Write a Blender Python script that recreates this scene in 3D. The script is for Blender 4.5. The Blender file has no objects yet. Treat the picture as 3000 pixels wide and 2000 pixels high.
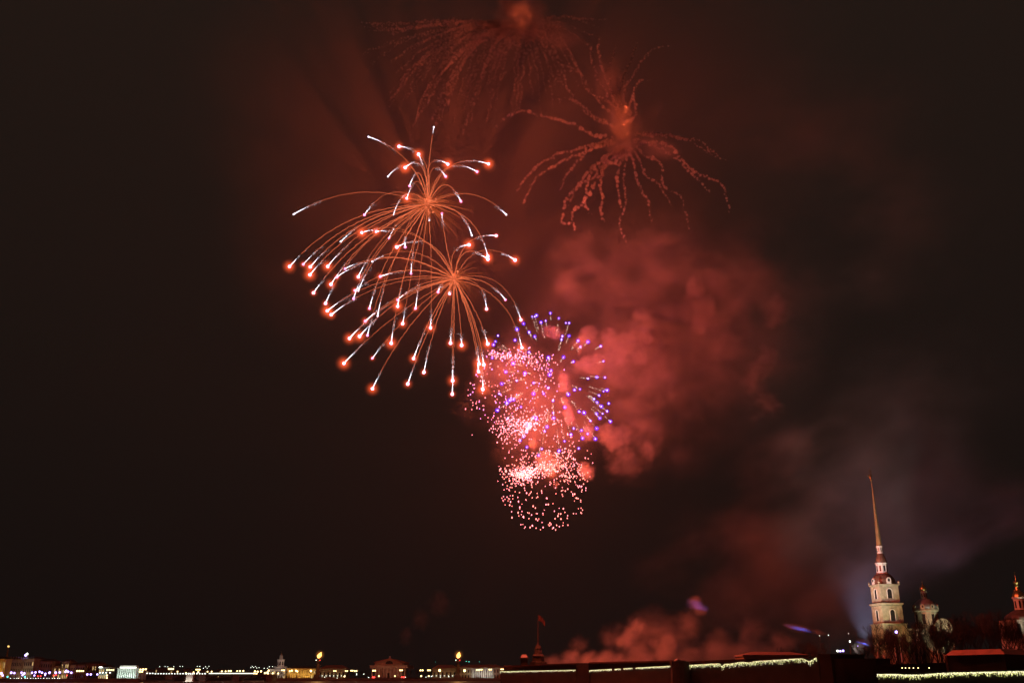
import bpy, math, random
from mathutils import Vector, Matrix, noise
R = math.radians
rnd = random.Random(7)
scene = bpy.context.scene
COL = scene.collection

# ------------------------------------------------------------------ camera, world, exposure
F = 2840.0                       # focal length in pixels of the 3000 px wide photograph
PITCH = R(18.95)
CAMZ = 6.0
cam_d = bpy.data.cameras.new('camera')
cam_d.sensor_width = 36.0
cam_d.lens = F / 3000.0 * 36.0
cam_d.clip_start = 0.5
cam_d.clip_end = 9000
cam = bpy.data.objects.new('camera', cam_d)
COL.objects.link(cam)
cam.location = (0, 0, CAMZ)
cam.rotation_euler = (R(90) + PITCH, 0, 0)
scene.camera = cam

world = bpy.data.worlds.new('World')
scene.world = world
world.use_nodes = True
wn, wl = world.node_tree.nodes, world.node_tree.links
bg = wn['Background']
sky = wn.new('ShaderNodeTexSky')
sky.sky_type = 'NISHITA'
sky.sun_disc = False
sky.sun_elevation = R(-6.0)
sky.sun_rotation = R(200)
glow = wn.new('ShaderNodeMix'); glow.data_type = 'RGBA'; glow.blend_type = 'ADD'
glow.inputs[0].default_value = 1.0
wtc = wn.new('ShaderNodeTexCoord'); wsep = wn.new('ShaderNodeSeparateXYZ'); wl.new(wtc.outputs['Generated'], wsep.inputs[0])
wr = wn.new('ShaderNodeValToRGB'); wl.new(wsep.outputs['Z'], wr.inputs[0])          # overcast night sky lit by the city
wr.color_ramp.elements[0].position = .03; wr.color_ramp.elements[0].color = (.085, .082, .074, 1)
wr.color_ramp.elements[1].position = .62; wr.color_ramp.elements[1].color = (.27, .18, .135, 1)
wl.new(wr.outputs[0], glow.inputs[7])
wl.new(sky.outputs[0], glow.inputs[6])
wl.new(glow.outputs[2], bg.inputs[0])
bg.inputs[1].default_value = 0.05
world.cycles.sampling_method = 'NONE'

HAZE_DENSITY = 2e-5
STAR_POWER = 3.0e5               # one star of the two big red bursts
vs = scene.view_settings
vs.view_transform = 'Standard'; vs.look = 'None'; vs.exposure = 0; vs.gamma = 1; vs.use_curve_mapping = False
cy = scene.cycles
cy.max_bounces = 4; cy.diffuse_bounces = 1; cy.glossy_bounces = 2; cy.transmission_bounces = 2
cy.volume_bounces = 0; cy.transparent_max_bounces = 64
cy.volume_step_rate = 1.0; cy.volume_max_steps = 256
cy.use_adaptive_sampling = True; cy.adaptive_threshold = .05; cy.adaptive_min_samples = 20
cy.sample_clamp_indirect = 3; cy.sample_clamp_direct = 0
cy.use_light_tree = True
cy.use_denoising = True
try:
    cy.denoiser = 'OPENIMAGEDENOISE'; cy.denoising_prefilter = 'ACCURATE'
except Exception:
    pass

CT, ST = math.cos(PITCH), math.sin(PITCH)
def at(px, py, Y):
    """world point at ground distance Y that lies on the sight line of photo pixel px, py"""
    xr = (px - 1500) / F; yr = (1000 - py) / F
    dy = CT - yr * ST; dz = ST + yr * CT
    k = Y / dy
    return Vector((xr * k, Y, CAMZ + dz * k))
def zat(py, Y): return at(1500, py, Y).z
def mpp(py, Y): return Y / (CT - (1000 - py) / F * ST) / F     # metres per photo pixel there

# ------------------------------------------------------------------ helpers
WL = {}
class MB:
    def __init__(s): s.v = []; s.f = []
    def quad(s, a, b, c, d):
        n = len(s.v); s.v += [Vector(a), Vector(b), Vector(c), Vector(d)]; s.f.append((n, n+1, n+2, n+3))
    def box(s, x0, x1, y0, y1, z0, z1, rot=0, c=None):
        n = len(s.v)
        P = [Vector((x, y, z)) for z in (z0, z1) for x, y in ((x0, y0), (x1, y0), (x1, y1), (x0, y1))]
        if rot:
            M = Matrix.Rotation(rot, 3, 'Z'); c = Vector(c)
            P = [M @ (p - c) + c for p in P]
        s.v += P
        s.f += [(n+3, n+2, n+1, n), (n+4, n+5, n+6, n+7), (n, n+1, n+5, n+4), (n+1, n+2, n+6, n+5), (n+2, n+3, n+7, n+6), (n+3, n, n+4, n+7)]
    def prism(s, pts, off):
        """closed prism: a planar outline swept by off"""
        n = len(s.v); k = len(pts); off = Vector(off)
        s.v += [Vector(p) for p in pts] + [Vector(p) + off for p in pts]
        s.f.append(tuple(range(n, n+k))); s.f.append(tuple(range(n+2*k-1, n+k-1, -1)))
        for i in range(k):
            j = (i+1) % k
            s.f.append((n+i, n+k+i, n+k+j, n+j))
    def lathe(s, c, prof, n=12, rot=0.0):
        """prof: (radius, z) pairs; c: (x, y)"""
        b = len(s.v)
        for r, z in prof:
            for i in range(n):
                a = rot + 2*math.pi*i/n
                s.v.append(Vector((c[0] + r*math.cos(a), c[1] + r*math.sin(a), z)))
        for j in range(len(prof)-1):
            for i in range(n):
                k = (i+1) % n
                s.f.append((b+j*n+i, b+j*n+k, b+(j+1)*n+k, b+(j+1)*n+i))
        s.f.append(tuple(b+i for i in range(n-1, -1, -1)))
        s.f.append(tuple(b+(len(prof)-1)*n+i for i in range(n)))
    def tube(s, pts, rad, n=5, bump=0.0):
        b = len(s.v); m = len(pts)
        for j, p in enumerate(pts):
            t = (pts[min(j+1, m-1)] - pts[max(j-1, 0)])
            if t.length < 1e-9: t = Vector((0, 0, 1))
            t.normalize()
            ref = Vector((0, 1, 0)) if abs(t.y) < .9 else Vector((1, 0, 0))
            u = t.cross(ref).normalized(); w = t.cross(u)
            r = rad[j] if isinstance(rad, (list, tuple)) else rad
            for i in range(n):
                a = 2*math.pi*i/n
                rr = r * (1 + bump*(rnd.random()*2-1))
                s.v.append(p + (u*math.cos(a) + w*math.sin(a))*rr)
        for j in range(m-1):
            for i in range(n):
                k = (i+1) % n
                s.f.append((b+j*n+i, b+j*n+k, b+(j+1)*n+k, b+(j+1)*n+i))
        s.f.append(tuple(b+i for i in range(n-1, -1, -1)))
        s.f.append(tuple(b+(m-1)*n+i for i in range(n)))
    def bead(s, c, r):
        """small octahedron"""
        b = len(s.v)
        for d in ((1,0,0),(-1,0,0),(0,1,0),(0,-1,0),(0,0,1),(0,0,-1)): s.v.append(c + Vector(d)*r)
        s.f += [(b+x, b+y, b+z) for x, y, z in ((0,2,4),(2,1,4),(1,3,4),(3,0,4),(2,0,5),(1,2,5),(3,1,5),(0,3,5))]
    def ball(s, c, r, sub=2, axis=None, stretch=1.0, bump=0.0, seed=0.0):
        vv, ff = ICO[sub]
        b = len(s.v)
        for d in vv:
            q = d * (1 + bump*noise.noise(d*2.2 + Vector((seed, seed*1.7, 0))) + .5*bump*noise.noise(d*5 + Vector((seed, 3, seed))))
            p = q * r
            if axis is not None: p = p + axis * (q.dot(axis)*r*(stretch-1))
            s.v.append(c + p)
        s.f += [tuple(b+i for i in f) for f in ff]
    def mesh(s, name, mat, org=Vector((0,0,0)), smooth=False):
        me = bpy.data.meshes.new(name)
        me.from_pydata([tuple(v - org) for v in s.v], [], s.f)
        me.materials.append(mat)
        if smooth: me.shade_smooth()
        me.update()
        return me
    def build(s, name, mat, parent=None, origin=None, smooth=False):
        pw = WL[parent] if parent else Vector((0,0,0))
        if origin is None: origin = pw
        return place(name, s.mesh(name, mat, origin, smooth), parent, origin)
import bmesh
ICO = {}
for sub in (1, 2, 3, 4):
    bm = bmesh.new(); bmesh.ops.create_icosphere(bm, subdivisions=sub, radius=1)
    bm.verts.ensure_lookup_table()
    ICO[sub] = ([v.co.copy() for v in bm.verts], [tuple(v.index for v in f.verts) for f in bm.faces]); bm.free()

def place(name, me, parent=None, loc=(0,0,0), scale=None, rot=None):
    o = bpy.data.objects.new(name, me); COL.objects.link(o)
    loc = Vector(loc)
    if parent:
        o.parent = parent; o.location = loc - WL[parent]
    else: o.location = loc
    if scale is not None: o.scale = scale if hasattr(scale, '__len__') else (scale,)*3
    if rot is not None: o.rotation_euler = rot
    WL[o] = loc
    return o
def tag(o, label, cat, group=None, kind=None):
    o['label'] = label
    if cat: o['category'] = cat
    if group: o['group'] = group
    if kind: o['kind'] = kind
    return o
def thing(name, label, cat, loc, group=None, kind=None):
    o = place(name, None, None, loc); o.empty_display_size = 1
    return tag(o, label, cat, group, kind)
def light(name, kind, loc, power, color, parent, radius=0.0, target=None, **kw):
    d = bpy.data.lights.new(name, kind); d.energy = power; d.color = color
    if kind in ('POINT', 'SPOT'): d.shadow_soft_size = radius
    for k, v in kw.items(): setattr(d, k, v)
    o = place(name, d, parent, loc)
    if target is not None:
        o.rotation_euler = (Vector(target) - Vector(loc)).to_track_quat('-Z', 'Y').to_euler()
    return o
ORD = 'first second third fourth fifth sixth seventh eighth ninth tenth eleventh twelfth thirteenth fourteenth fifteenth sixteenth seventeenth eighteenth nineteenth twentieth'.split()
ORD += ['twenty-' + o for o in ORD[:9]] + ['thirtieth'] + ['thirty-' + o for o in ORD[:9]] + ['fortieth'] + ['forty-' + o for o in ORD[:9]] + ['fiftieth']

# ------------------------------------------------------------------ materials
def nmat(name):
    m = bpy.data.materials.new(name); m.use_nodes = True
    m.node_tree.nodes.clear()
    out = m.node_tree.nodes.new('ShaderNodeOutputMaterial')
    return m, m.node_tree.nodes, m.node_tree.links, out
def surf(name, col, rough=.8, var=.25, scale=.6, metallic=0.0, bump=0.0):
    m, n, l, out = nmat(name)
    p = n.new('ShaderNodeBsdfPrincipled'); l.new(p.outputs[0], out.inputs[0])
    p.inputs['Roughness'].default_value = rough; p.inputs['Metallic'].default_value = metallic
    tc = n.new('ShaderNodeTexCoord'); nz = n.new('ShaderNodeTexNoise')
    nz.inputs['Scale'].default_value = scale; nz.inputs['Detail'].default_value = 5
    l.new(tc.outputs['Object'], nz.inputs['Vector'])
    r = n.new('ShaderNodeValToRGB'); l.new(nz.outputs[0], r.inputs[0])
    r.color_ramp.elements[0].position = .3; r.color_ramp.elements[1].position = .7
    r.color_ramp.elements[0].color = (*[c*(1-var) for c in col], 1)
    r.color_ramp.elements[1].color = (*[min(1, c*(1+var)) for c in col], 1)
    l.new(r.outputs[0], p.inputs['Base Color'])
    if bump:
        b = n.new('ShaderNodeBump'); b.inputs['Strength'].default_value = bump; b.inputs['Distance'].default_value = .2
        l.new(nz.outputs[0], b.inputs['Height']); l.new(b.outputs[0], p.inputs['Normal'])
    return m
def emit(name, col, strength, sampling='NONE'):
    m, n, l, out = nmat(name)
    e = n.new('ShaderNodeEmission'); e.inputs[0].default_value = (*col, 1); e.inputs[1].default_value = strength
    l.new(e.outputs[0], out.inputs[0])
    m.cycles.emission_sampling = sampling
    return m
def sparkle(name, col_a, col_b, strength):
    """burning grains: each mesh island has its own heat"""
    m, n, l, out = nmat(name)
    g = n.new('ShaderNodeNewGeometry'); mx = n.new('ShaderNodeMix'); mx.data_type = 'RGBA'
    mx.inputs[6].default_value = (*col_a, 1); mx.inputs[7].default_value = (*col_b, 1)
    l.new(g.outputs['Random Per Island'], mx.inputs[0])
    e = n.new('ShaderNodeEmission'); l.new(mx.outputs[2], e.inputs[0])
    pw = n.new('ShaderNodeMath'); pw.operation = 'MULTIPLY_ADD'; l.new(g.outputs['Random Per Island'], pw.inputs[0])
    pw.inputs[1].default_value = strength*.9; pw.inputs[2].default_value = strength*.35
    l.new(pw.outputs[0], e.inputs[1]); l.new(e.outputs[0], out.inputs[0])
    m.cycles.emission_sampling = 'NONE'
    return m
def bloom_ball(name, col, strength, power=3.0):
    """glowing gas ball: emission falls off to nothing at radius 1 of the object"""
    m, n, l, out = nmat(name)
    tc = n.new('ShaderNodeTexCoord'); ln = n.new('ShaderNodeVectorMath'); ln.operation = 'LENGTH'
    l.new(tc.outputs['Object'], ln.inputs[0])
    a = n.new('ShaderNodeMath'); a.operation = 'SUBTRACT'; a.use_clamp = True; a.inputs[0].default_value = 1; l.new(ln.outputs['Value'], a.inputs[1])
    b = n.new('ShaderNodeMath'); b.operation = 'POWER'; l.new(a.outputs[0], b.inputs[0]); b.inputs[1].default_value = power
    c = n.new('ShaderNodeMath'); c.operation = 'MULTIPLY'; l.new(b.outputs[0], c.inputs[0]); c.inputs[1].default_value = strength
    e = n.new('ShaderNodeEmission'); e.inputs[0].default_value = (*col, 1); l.new(c.outputs[0], e.inputs[1])
    l.new(e.outputs[0], out.inputs['Volume'])
    m.cycles.emission_sampling = 'NONE'
    return m
def smoke(name, density, col=(.86, .83, .81), edge=.35, warp=1.5, scale=1.5, step=.6, detail=4.0, outer=.72, lo=.22, hi=.72, holes=.5):
    """billowing smoke: a ball of radius 1 whose space is folded by noise, thinning to nothing at its rim"""
    m, n, l, out = nmat(name)
    tc = n.new('ShaderNodeTexCoord'); oi = n.new('ShaderNodeObjectInfo')
    w = n.new('ShaderNodeMath'); w.operation = 'MULTIPLY'; w.inputs[1].default_value = 60; l.new(oi.outputs['Random'], w.inputs[0])
    nz = n.new('ShaderNodeTexNoise'); nz.noise_dimensions = '4D'
    nz.inputs['Scale'].default_value = scale; nz.inputs['Detail'].default_value = detail; nz.inputs['Roughness'].default_value = .55
    l.new(tc.outputs['Object'], nz.inputs['Vector']); l.new(w.outputs[0], nz.inputs['W'])
    sub = n.new('ShaderNodeVectorMath'); sub.operation = 'SUBTRACT'; sub.inputs[1].default_value = (.5, .5, .5); l.new(nz.outputs['Color'], sub.inputs[0])
    wv = n.new('ShaderNodeVectorMath'); wv.operation = 'MULTIPLY_ADD'; wv.inputs[1].default_value = (warp,)*3
    l.new(sub.outputs[0], wv.inputs[0]); l.new(tc.outputs['Object'], wv.inputs[2])
    ln = n.new('ShaderNodeVectorMath'); ln.operation = 'LENGTH'; l.new(wv.outputs[0], ln.inputs[0])
    l0 = n.new('ShaderNodeVectorMath'); l0.operation = 'LENGTH'; l.new(tc.outputs['Object'], l0.inputs[0])
    mr = n.new('ShaderNodeMapRange'); mr.interpolation_type = 'SMOOTHSTEP'; l.new(ln.outputs['Value'], mr.inputs[0])
    mr.inputs[1].default_value = outer; mr.inputs[2].default_value = edge; mr.inputs[3].default_value = 0; mr.inputs[4].default_value = density
    rim = n.new('ShaderNodeMapRange'); rim.interpolation_type = 'SMOOTHSTEP'; l.new(l0.outputs['Value'], rim.inputs[0])
    rim.inputs[1].default_value = .98; rim.inputs[2].default_value = .74; rim.inputs[3].default_value = 0; rim.inputs[4].default_value = 1
    n2 = n.new('ShaderNodeMapRange'); l.new(nz.outputs[0], n2.inputs[0]); n2.inputs[1].default_value = lo; n2.inputs[2].default_value = hi; n2.inputs[3].default_value = 1-holes; n2.inputs[4].default_value = 1.25
    mu = n.new('ShaderNodeMath'); mu.operation = 'MULTIPLY'; l.new(mr.outputs[0], mu.inputs[0]); l.new(rim.outputs[0], mu.inputs[1])
    m2 = n.new('ShaderNodeMath'); m2.operation = 'MULTIPLY'; l.new(mu.outputs[0], m2.inputs[0]); l.new(n2.outputs[0], m2.inputs[1])
    v = n.new('ShaderNodeVolumePrincipled')
    v.inputs['Color'].default_value = (*col, 1); l.new(m2.outputs[0], v.inputs['Density'])
    l.new(v.outputs[0], out.inputs['Volume'])
    m.cycles.volume_step_rate = step
    return m
def even_smoke(name, density, col=(.85, .83, .82)):
    m, n, l, out = nmat(name)
    v = n.new('ShaderNodeVolumePrincipled'); v.inputs['Color'].default_value = (*col, 1); v.inputs['Density'].default_value = density
    l.new(v.outputs[0], out.inputs['Volume'])
    m.cycles.homogeneous_volume = True
    return m

M = {}
M['star'] = emit('star_fire', (1.0, .40, .66), 4.5)
M['pink_star'] = emit('pink_star_fire', (1.0, .30, .78), 2.8)
M['pale_star'] = emit('pale_star_fire', (.95, .85, 1.0), 3)
M['violet_star'] = emit('violet_star_fire', (.62, .42, 1.0), 6)
M['halo'] = bloom_ball('red_burning_gas', (1.0, .11, .03), .75, 4.6)  # lens bloom of the stars, put in as an emissive ball
M['violet_halo'] = bloom_ball('violet_burning_gas', (.05, .002, 1.0), 2.4, 1.3)
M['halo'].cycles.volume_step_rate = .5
M['flame_halo'] = bloom_ball('flame_gas', (1.0, .34, .06), .22, 3.0)  # bloom round the beacon flames, also an emissive ball
M['white_sparks'] = sparkle('white_sparks', (.55, .75, 1.0), (1.0, .85, .9), 5.5)
M['gold_sparks'] = sparkle('gold_sparks', (1.0, .8, .5), (1.0, .9, .85), 3.5)
M['ember'] = sparkle('ember_trail', (1.0, .16, .06), (1.0, .23, .095), 1.05)  # smoke of the trails, the light on it put in as emission
M['ember_dim'] = sparkle('ember_filament', (1.0, .14, .04), (1.0, .2, .07), .6)  # lit smoke at the burst hubs, its light put in as emission
M['pink_spark'] = emit('pink_spark', (1.0, .24, .29), 4.6)
M['magenta_spark'] = emit('magenta_spark', (1.0, .26, .80), 4.0)
M['coral_spark'] = emit('coral_spark', (1.0, .23, .20), 4.6)

# ------------------------------------------------------------------ setting: haze, river, banks
FY = 450.0                        # how far off the display goes up
U = mpp(900, FY)                  # metres per photo pixel there
m, n, l, out = nmat('haze_air')
v = n.new('ShaderNodeVolumePrincipled'); v.inputs['Color'].default_value = (.92, .9, .88, 1); v.inputs['Density'].default_value = HAZE_DENSITY
l.new(v.outputs[0], out.inputs['Volume']); m.cycles.homogeneous_volume = True
b = MB(); b.box(-1400, 1400, -160, 2300, -1.5, 520)
hz = b.build('haze', m, origin=Vector((0, 800, 200))); tag(hz, 'thin smoky night air over the river and city', None, None, 'stuff'); 

m, n, l, out = nmat('river_water')
p = n.new('ShaderNodeBsdfPrincipled'); l.new(p.outputs[0], out.inputs[0])
p.inputs['Base Color'].default_value = (.48, .45, .44, 1); p.inputs['Roughness'].default_value = .45
tc = n.new('ShaderNodeTexCoord'); nz = n.new('ShaderNodeTexNoise'); nz.inputs['Scale'].default_value = .25; nz.inputs['Detail'].default_value = 6
l.new(tc.outputs['Object'], nz.inputs['Vector']); bp = n.new('ShaderNodeBump'); bp.inputs['Strength'].default_value = .6; bp.inputs['Distance'].default_value = .5
l.new(nz.outputs[0], bp.inputs['Height']); l.new(bp.outputs[0], p.inputs['Normal'])
b = MB(); b.quad((-1390, -150, 0), (1390, -150, 0), (1390, 2290, 0), (-1390, 2290, 0))
tag(b.build('river', m), 'dark river glinting red under the fireworks', None, None, 'structure')

M['granite'] = surf('granite_quay', (.16, .14, .13), .85, .3, .8)
M['ground'] = surf('city_ground', (.06, .055, .05), .9, .3, .05)
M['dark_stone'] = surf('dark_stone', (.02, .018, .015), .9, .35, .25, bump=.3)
M['cream'] = surf('cream_plaster', (.30, .275, .20), .8, .28, .5)
M['yellow'] = surf('yellow_plaster', (.62, .42, .14), .8, .15, .3)
M['white'] = surf('white_trim', (.52, .51, .49), .7, .06, .5)
M['pink'] = surf('rose_plaster', (.50, .36, .30), .8, .15, .3)
M['grey'] = surf('grey_plaster', (.34, .33, .31), .8, .2, .3)
M['greygreen'] = surf('pale_green_plaster', (.42, .52, .46), .8, .12, .3)
M['brown'] = surf('brown_plaster', (.24, .18, .13), .85, .25, .3)
M['iron'] = surf('dark_iron', (.04, .04, .042), .5, .2, 2)
M['roof'] = surf('dark_roof', (.07, .06, .055), .6, .3, .4)
M['dull_roof'] = surf('dull_painted_roof', (.085, .04, .03), .7, .3, .5)
M['redroof'] = surf('painted_roof', (.55, .22, .15), .55, .2, .5)
M['copper'] = surf('rust_copper_roof', (.11, .065, .045), .5, .25, .5)
M['gold'] = surf('gilding', (.36, .30, .12), .42, .15, 1.5, metallic=1.0)
M['silver'] = surf('grey_dome_sheet', (.22, .24, .26), .45, .15, .6, metallic=.4)
M['dark_glass'] = surf('dark_window', (.02, .02, .022), .25, .2, 1)
M['lit_warm'] = emit('lit_window_warm', (1.0, .66, .26), .75)
M['lit_white'] = emit('lit_window_white', (.95, 1.0, .85), .9)
M['bark'] = surf('bark', (.014, .012, .010), .9, .3, 3)
M['lamp_white'] = emit('lamp_white', (.92, 1.0, .86), 4.5)
M['lamp_violet'] = emit('lamp_violet', (.42, .30, 1.0), 6)
M['lamp_warm'] = emit('lamp_warm', (1.0, .72, .28), 5)
M['lamp_red'] = emit('lamp_red', (1.0, .04, .03), 5)
M['lamp_cyan'] = emit('lamp_cyan', (.1, 1.0, .85), 3)
M['flame'] = emit('gas_flame', (1.0, .42, .09), 4.5)
M['bulb'] = sparkle('garland_bulbs', (.95, 1.0, .22), (1.0, .88, .62), 1.8)

# ------------------------------------------------------------------ city banks
def slab(name, label, px0, px1, Y0, Y1, z, mat, kind='structure'):
    b = MB(); x0 = at(px0, 1975, Y0).x; x1 = at(px1, 1975, Y0).x
    b.box(x0, x1, Y0, Y1, -.6, z)
    o = b.build(name, mat); tag(o, label, None, None, kind); return o
QZ = 1.6
slab('embankment', 'far city bank behind the granite quay', -400, 420, 880, 1500, QZ, M['ground'])
slab('spit_ground', 'low bank in front of the columned exchange', 775, 1700, 985, 1900, QZ, M['ground'])
slab('far_bank', 'distant bank beyond the low bridge', 420, 775, 1500, 2200, QZ, M['ground'])
b = MB(); b.prism([at(1455, 1975, 436) * Vector((1,1,0)) if False else Vector((at(1466,1975,436).x, 436, -.5)), Vector((at(1727,1975,416).x, 416, -.5)), Vector((at(1975,1975,366).x, 366, -.5)),
         Vector((at(2440,1975,306).x, 306, -.5)), Vector((at(2571,1975,216).x, 216, -.5)), Vector((at(3100,1975,200).x, 200, -.5)), Vector((520, 700, -.5)), Vector((0, 700, -.5))], (0, 0, 3.4))
tag(b.build('island_ground', M['ground']), 'dark ground of the fortress island', None, None, 'structure')
# granite quay faces, each a wall of its own
def quay(px0, px1, Y, label, h=QZ + .9):
    b = MB(); x0 = at(px0, 1975, Y).x; x1 = at(px1, 1975, Y).x
    b.box(x0, x1, Y - 1.2, Y - .02, -.5, h)
    o = thing('quay_wall', label, 'quay wall', (x0, Y, 0))
    b.build('wall', M['granite'], o)
    c = MB(); c.box(x0, x1, Y - 1.5, Y + .3, h + .003, h + .35); c.build('coping', M['granite'], o)
quay(-400, 412, 880, 'low granite quay under the row of violet street lamps')
quay(775, 1464, 985, 'low dark granite quay below the two flaming columns')

# ------------------------------------------------------------------ buildings along the water
def facade(name, label, cat, px0, px1, ytop, Y, mat, depth=18, floors=2, nwin=8, lit=0.0, roof=2.0, rmat=None, litmat='lit_warm', base=QZ, cornice=True, group=None, wtop=.92):
    x0 = at(px0, 1968, Y).x; x1 = at(px1, 1968, Y).x; zt = zat(ytop, Y)
    o = thing(name, label, cat, ((x0+x1)/2, Y, base), group)
    b = MB(); b.box(x0, x1, Y, Y+depth, base, zt); b.build('wall', mat, o)
    if cornice:
        c = MB(); c.box(x0-.4, x1+.4, Y-.5, Y+depth+.4, zt+.003, zt+.5); c.build('cornice', mat, o)
    if roof:
        r = MB(); h = zt+.51
        ins = min((x1-x0)*.2, depth*.45)
        A = [Vector((x0,Y,h)), Vector((x1,Y,h)), Vector((x1,Y+depth,h)), Vector((x0,Y+depth,h))]
        T = [Vector((x0+ins,Y+depth*.4,h+roof)), Vector((x1-ins,Y+depth*.4,h+roof)), Vector((x1-ins,Y+depth*.6,h+roof)), Vector((x0+ins,Y+depth*.6,h+roof))]
        r.v = A+T; r.f = [(3,2,1,0),(4,5,6,7),(0,1,5,4),(1,2,6,5),(2,3,7,6),(3,0,4,7)]
        r.build('roof', rmat or M['roof'], o)
    if nwin:
        ww = (x1-x0)/nwin; fh = (zt-base)*wtop/floors
        for f in range(floors):
            for i in range(nwin):
                cx = x0 + ww*(i+.5); z0 = base + fh*(f+.25)
                w = MB(); w.box(cx-ww*.22, cx+ww*.22, Y-.06, Y-.004, z0, z0+fh*.58)
                k = M[litmat] if rnd.random() < lit else M['dark_glass']
                wo = w.build('window', k, o, origin=Vector((cx, Y, z0)))
                s = MB(); s.box(cx-ww*.28, cx+ww*.28, Y-.22, Y-.004, z0-.24, z0-.012); s.build('sill', mat, wo)
    return o, x0, x1, zt
def columns(o, x0, x1, n, Y, z0, z1, r, mat):
    proto = MB(); proto.lathe((0, 0), [(r*1.35, 0), (r*1.35, .3), (r, .32), (r*.84, (z1-z0)-.45), (r*1.3, (z1-z0)-.4), (r*1.3, z1-z0)], 10)
    me = proto.mesh('column', mat)
    for i in range(n):
        place('column', me, o, (x0 + (x1-x0)*(i+.5)/n, Y, z0))
def uplights(o, x0, x1, n, Y, z, power, color, size=1.2):
    """floodlights on the pavement, each a lit lamp with its own beam"""
    for i in range(n):
        x = x0 + (x1-x0)*(i+.5)/n
        b = MB(); b.box(x-.25, x+.25, Y-.2, Y+.2, z, z+.3)
        f = b.build('floodlight', M['iron'], o, origin=Vector((x, Y, z)))
        light('flood_beam', 'SPOT', (x, Y+.1, z+.5), power, color, f, .15, (x, Y+4, z+7), spot_size=R(110), spot_blend=.9)

# left bank, from the left edge of the picture to the bridge
o,x0,x1,zt = facade('palace_wing', 'golden floodlit palace wing at the far left edge', 'palace', -60, 13, 1930, 905, M['yellow'], 22, 2, 6, .1)
columns(o, x0, x1, 8, 903.6, QZ, zt-1, .55, M['yellow']); uplights(o, x0, x1, 5, 899, QZ, 2600, (1, .62, .15))
o,x0,x1,zt = facade('palace', 'long dim palace front with its lower storeys lit, second from the left edge', 'palace', 14, 60, 1932, 915, M['brown'], 26, 3, 9, .05)
uplights(o, x0, x1, 3, 910, QZ, 500, (1, .75, .45))
for i in range(6):
    xs = x0 + (x1-x0)*(i+.5)/6; s = MB(); s.lathe((xs, 915), [(.5, zt+.52), (.5, zt+1.2), (.3, zt+1.25), (.45, zt+2.2), (.2, zt+3)], 6); s.build('roof_statue', M['grey'], o)
o,x0,x1,zt = facade('palace', 'shorter palace pavilion under the bright violet lamp', 'palace', 60, 95, 1930, 918, M['cream'], 26, 3, 6, .08)
uplights(o, x0, x1, 3, 913, QZ, 900, (1, .75, .45))
# roof turret with the bright violet-white lamp
c = at(76, 1930, 925); o = thing('roof_turret', 'small roof turret carrying a bright violet lamp above the palace', 'turret', (c.x, 925, c.z))
t = MB(); t.lathe((c.x, 925), [(2.2, c.z-1), (2.2, c.z+2), (1.6, c.z+2.2), (1.6, c.z+3.5), (.6, c.z+4.4)], 8); t.build('drum', M['cream'], o)
t = MB(); t.ball(Vector((c.x, 923.2, zat(1918, 925))), 1.1, 1); t.build('lamp', M['lamp_violet'], o)
t = MB(); t.ball(Vector((c.x+1.2, 923.2, zat(1914, 925))), .9, 1); t.build('lamp', M['lamp_white'], o)
# admiralty like needle spire
c = at(9, 1932, 940); tp = at(20, 1894, 940); o = thing('gilded_spire', 'thin gilded spire with a lit ball rising at the far left', 'spire', (c.x+3, 940, c.z))
t = MB(); t.lathe((c.x+3, 940), [(2.4, c.z-2), (2.4, c.z+1), (1.5, c.z+1.2), (.9, c.z+4), (.28, tp.z)], 8); t.build('needle', M['gold'], o)
t = MB(); t.ball(Vector((c.x+3, 940, tp.z+.5)), 1.0, 1); t.build('ball', emit('gilt_glow', (1, .62, .18), 1.6), o)
spec = [ # left px, right px, top px, Y, material, floors, windows, lit share, label
 (96, 150, 1937, 930, 'brown', 3, 8, .0, 'unlit dark palace block right of the violet lamp', 'dim'),
 (150, 176, 1951, 935, 'brown', 2, 4, .45, 'low block with scattered lit windows beside a taller lit house', 'w'),
 (177, 199, 1938, 938, 'cream', 3, 4, .9, 'narrow tall house with nearly every window lit', 'w'),
 (200, 219, 1948, 940, 'grey', 2, 3, .0, 'small dark grey house between lit windows and bare trees', 'dim'),
 (220, 246, 1947, 942, 'cream', 2, 4, .15, 'faintly lit cream house just left of the dark gap', 'dim'),
 (247, 288, 1944, 950, 'brown', 2, 6, .08, 'dark flat block with a few roof lights', 'dim'),
 (289, 316, 1954, 930, 'greygreen', 2, 5, .5, 'small pale green pavilion with bright white eaves', 'g'),
 (1500, 1560, 1966, 1200, 'grey', 1, 4, .2, 'low grey house half hidden by the fortress', 'dim'),
]
for px0, px1, yt, Y, mt, fl, nw, lit, lab, k in spec[:-1]:
    o,x0,x1,zt = facade('town_house', lab, 'building', px0, px1, yt, Y, M[mt], 16, fl, nw, lit)
    if k == 'w': uplights(o, x0, x1, 2, Y-5, QZ, 500, (1, .72, .35))
    if k == 'g':
        s = MB(); s.box(x0, x0+(x1-x0)*.35, Y-.9, Y-.6, zt-.2, zt+.7); s.build('eaves_light', M['lamp_white'], o); uplights(o, x0, x1, 2, Y-5, QZ, 500, (.8, 1, .85))
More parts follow.
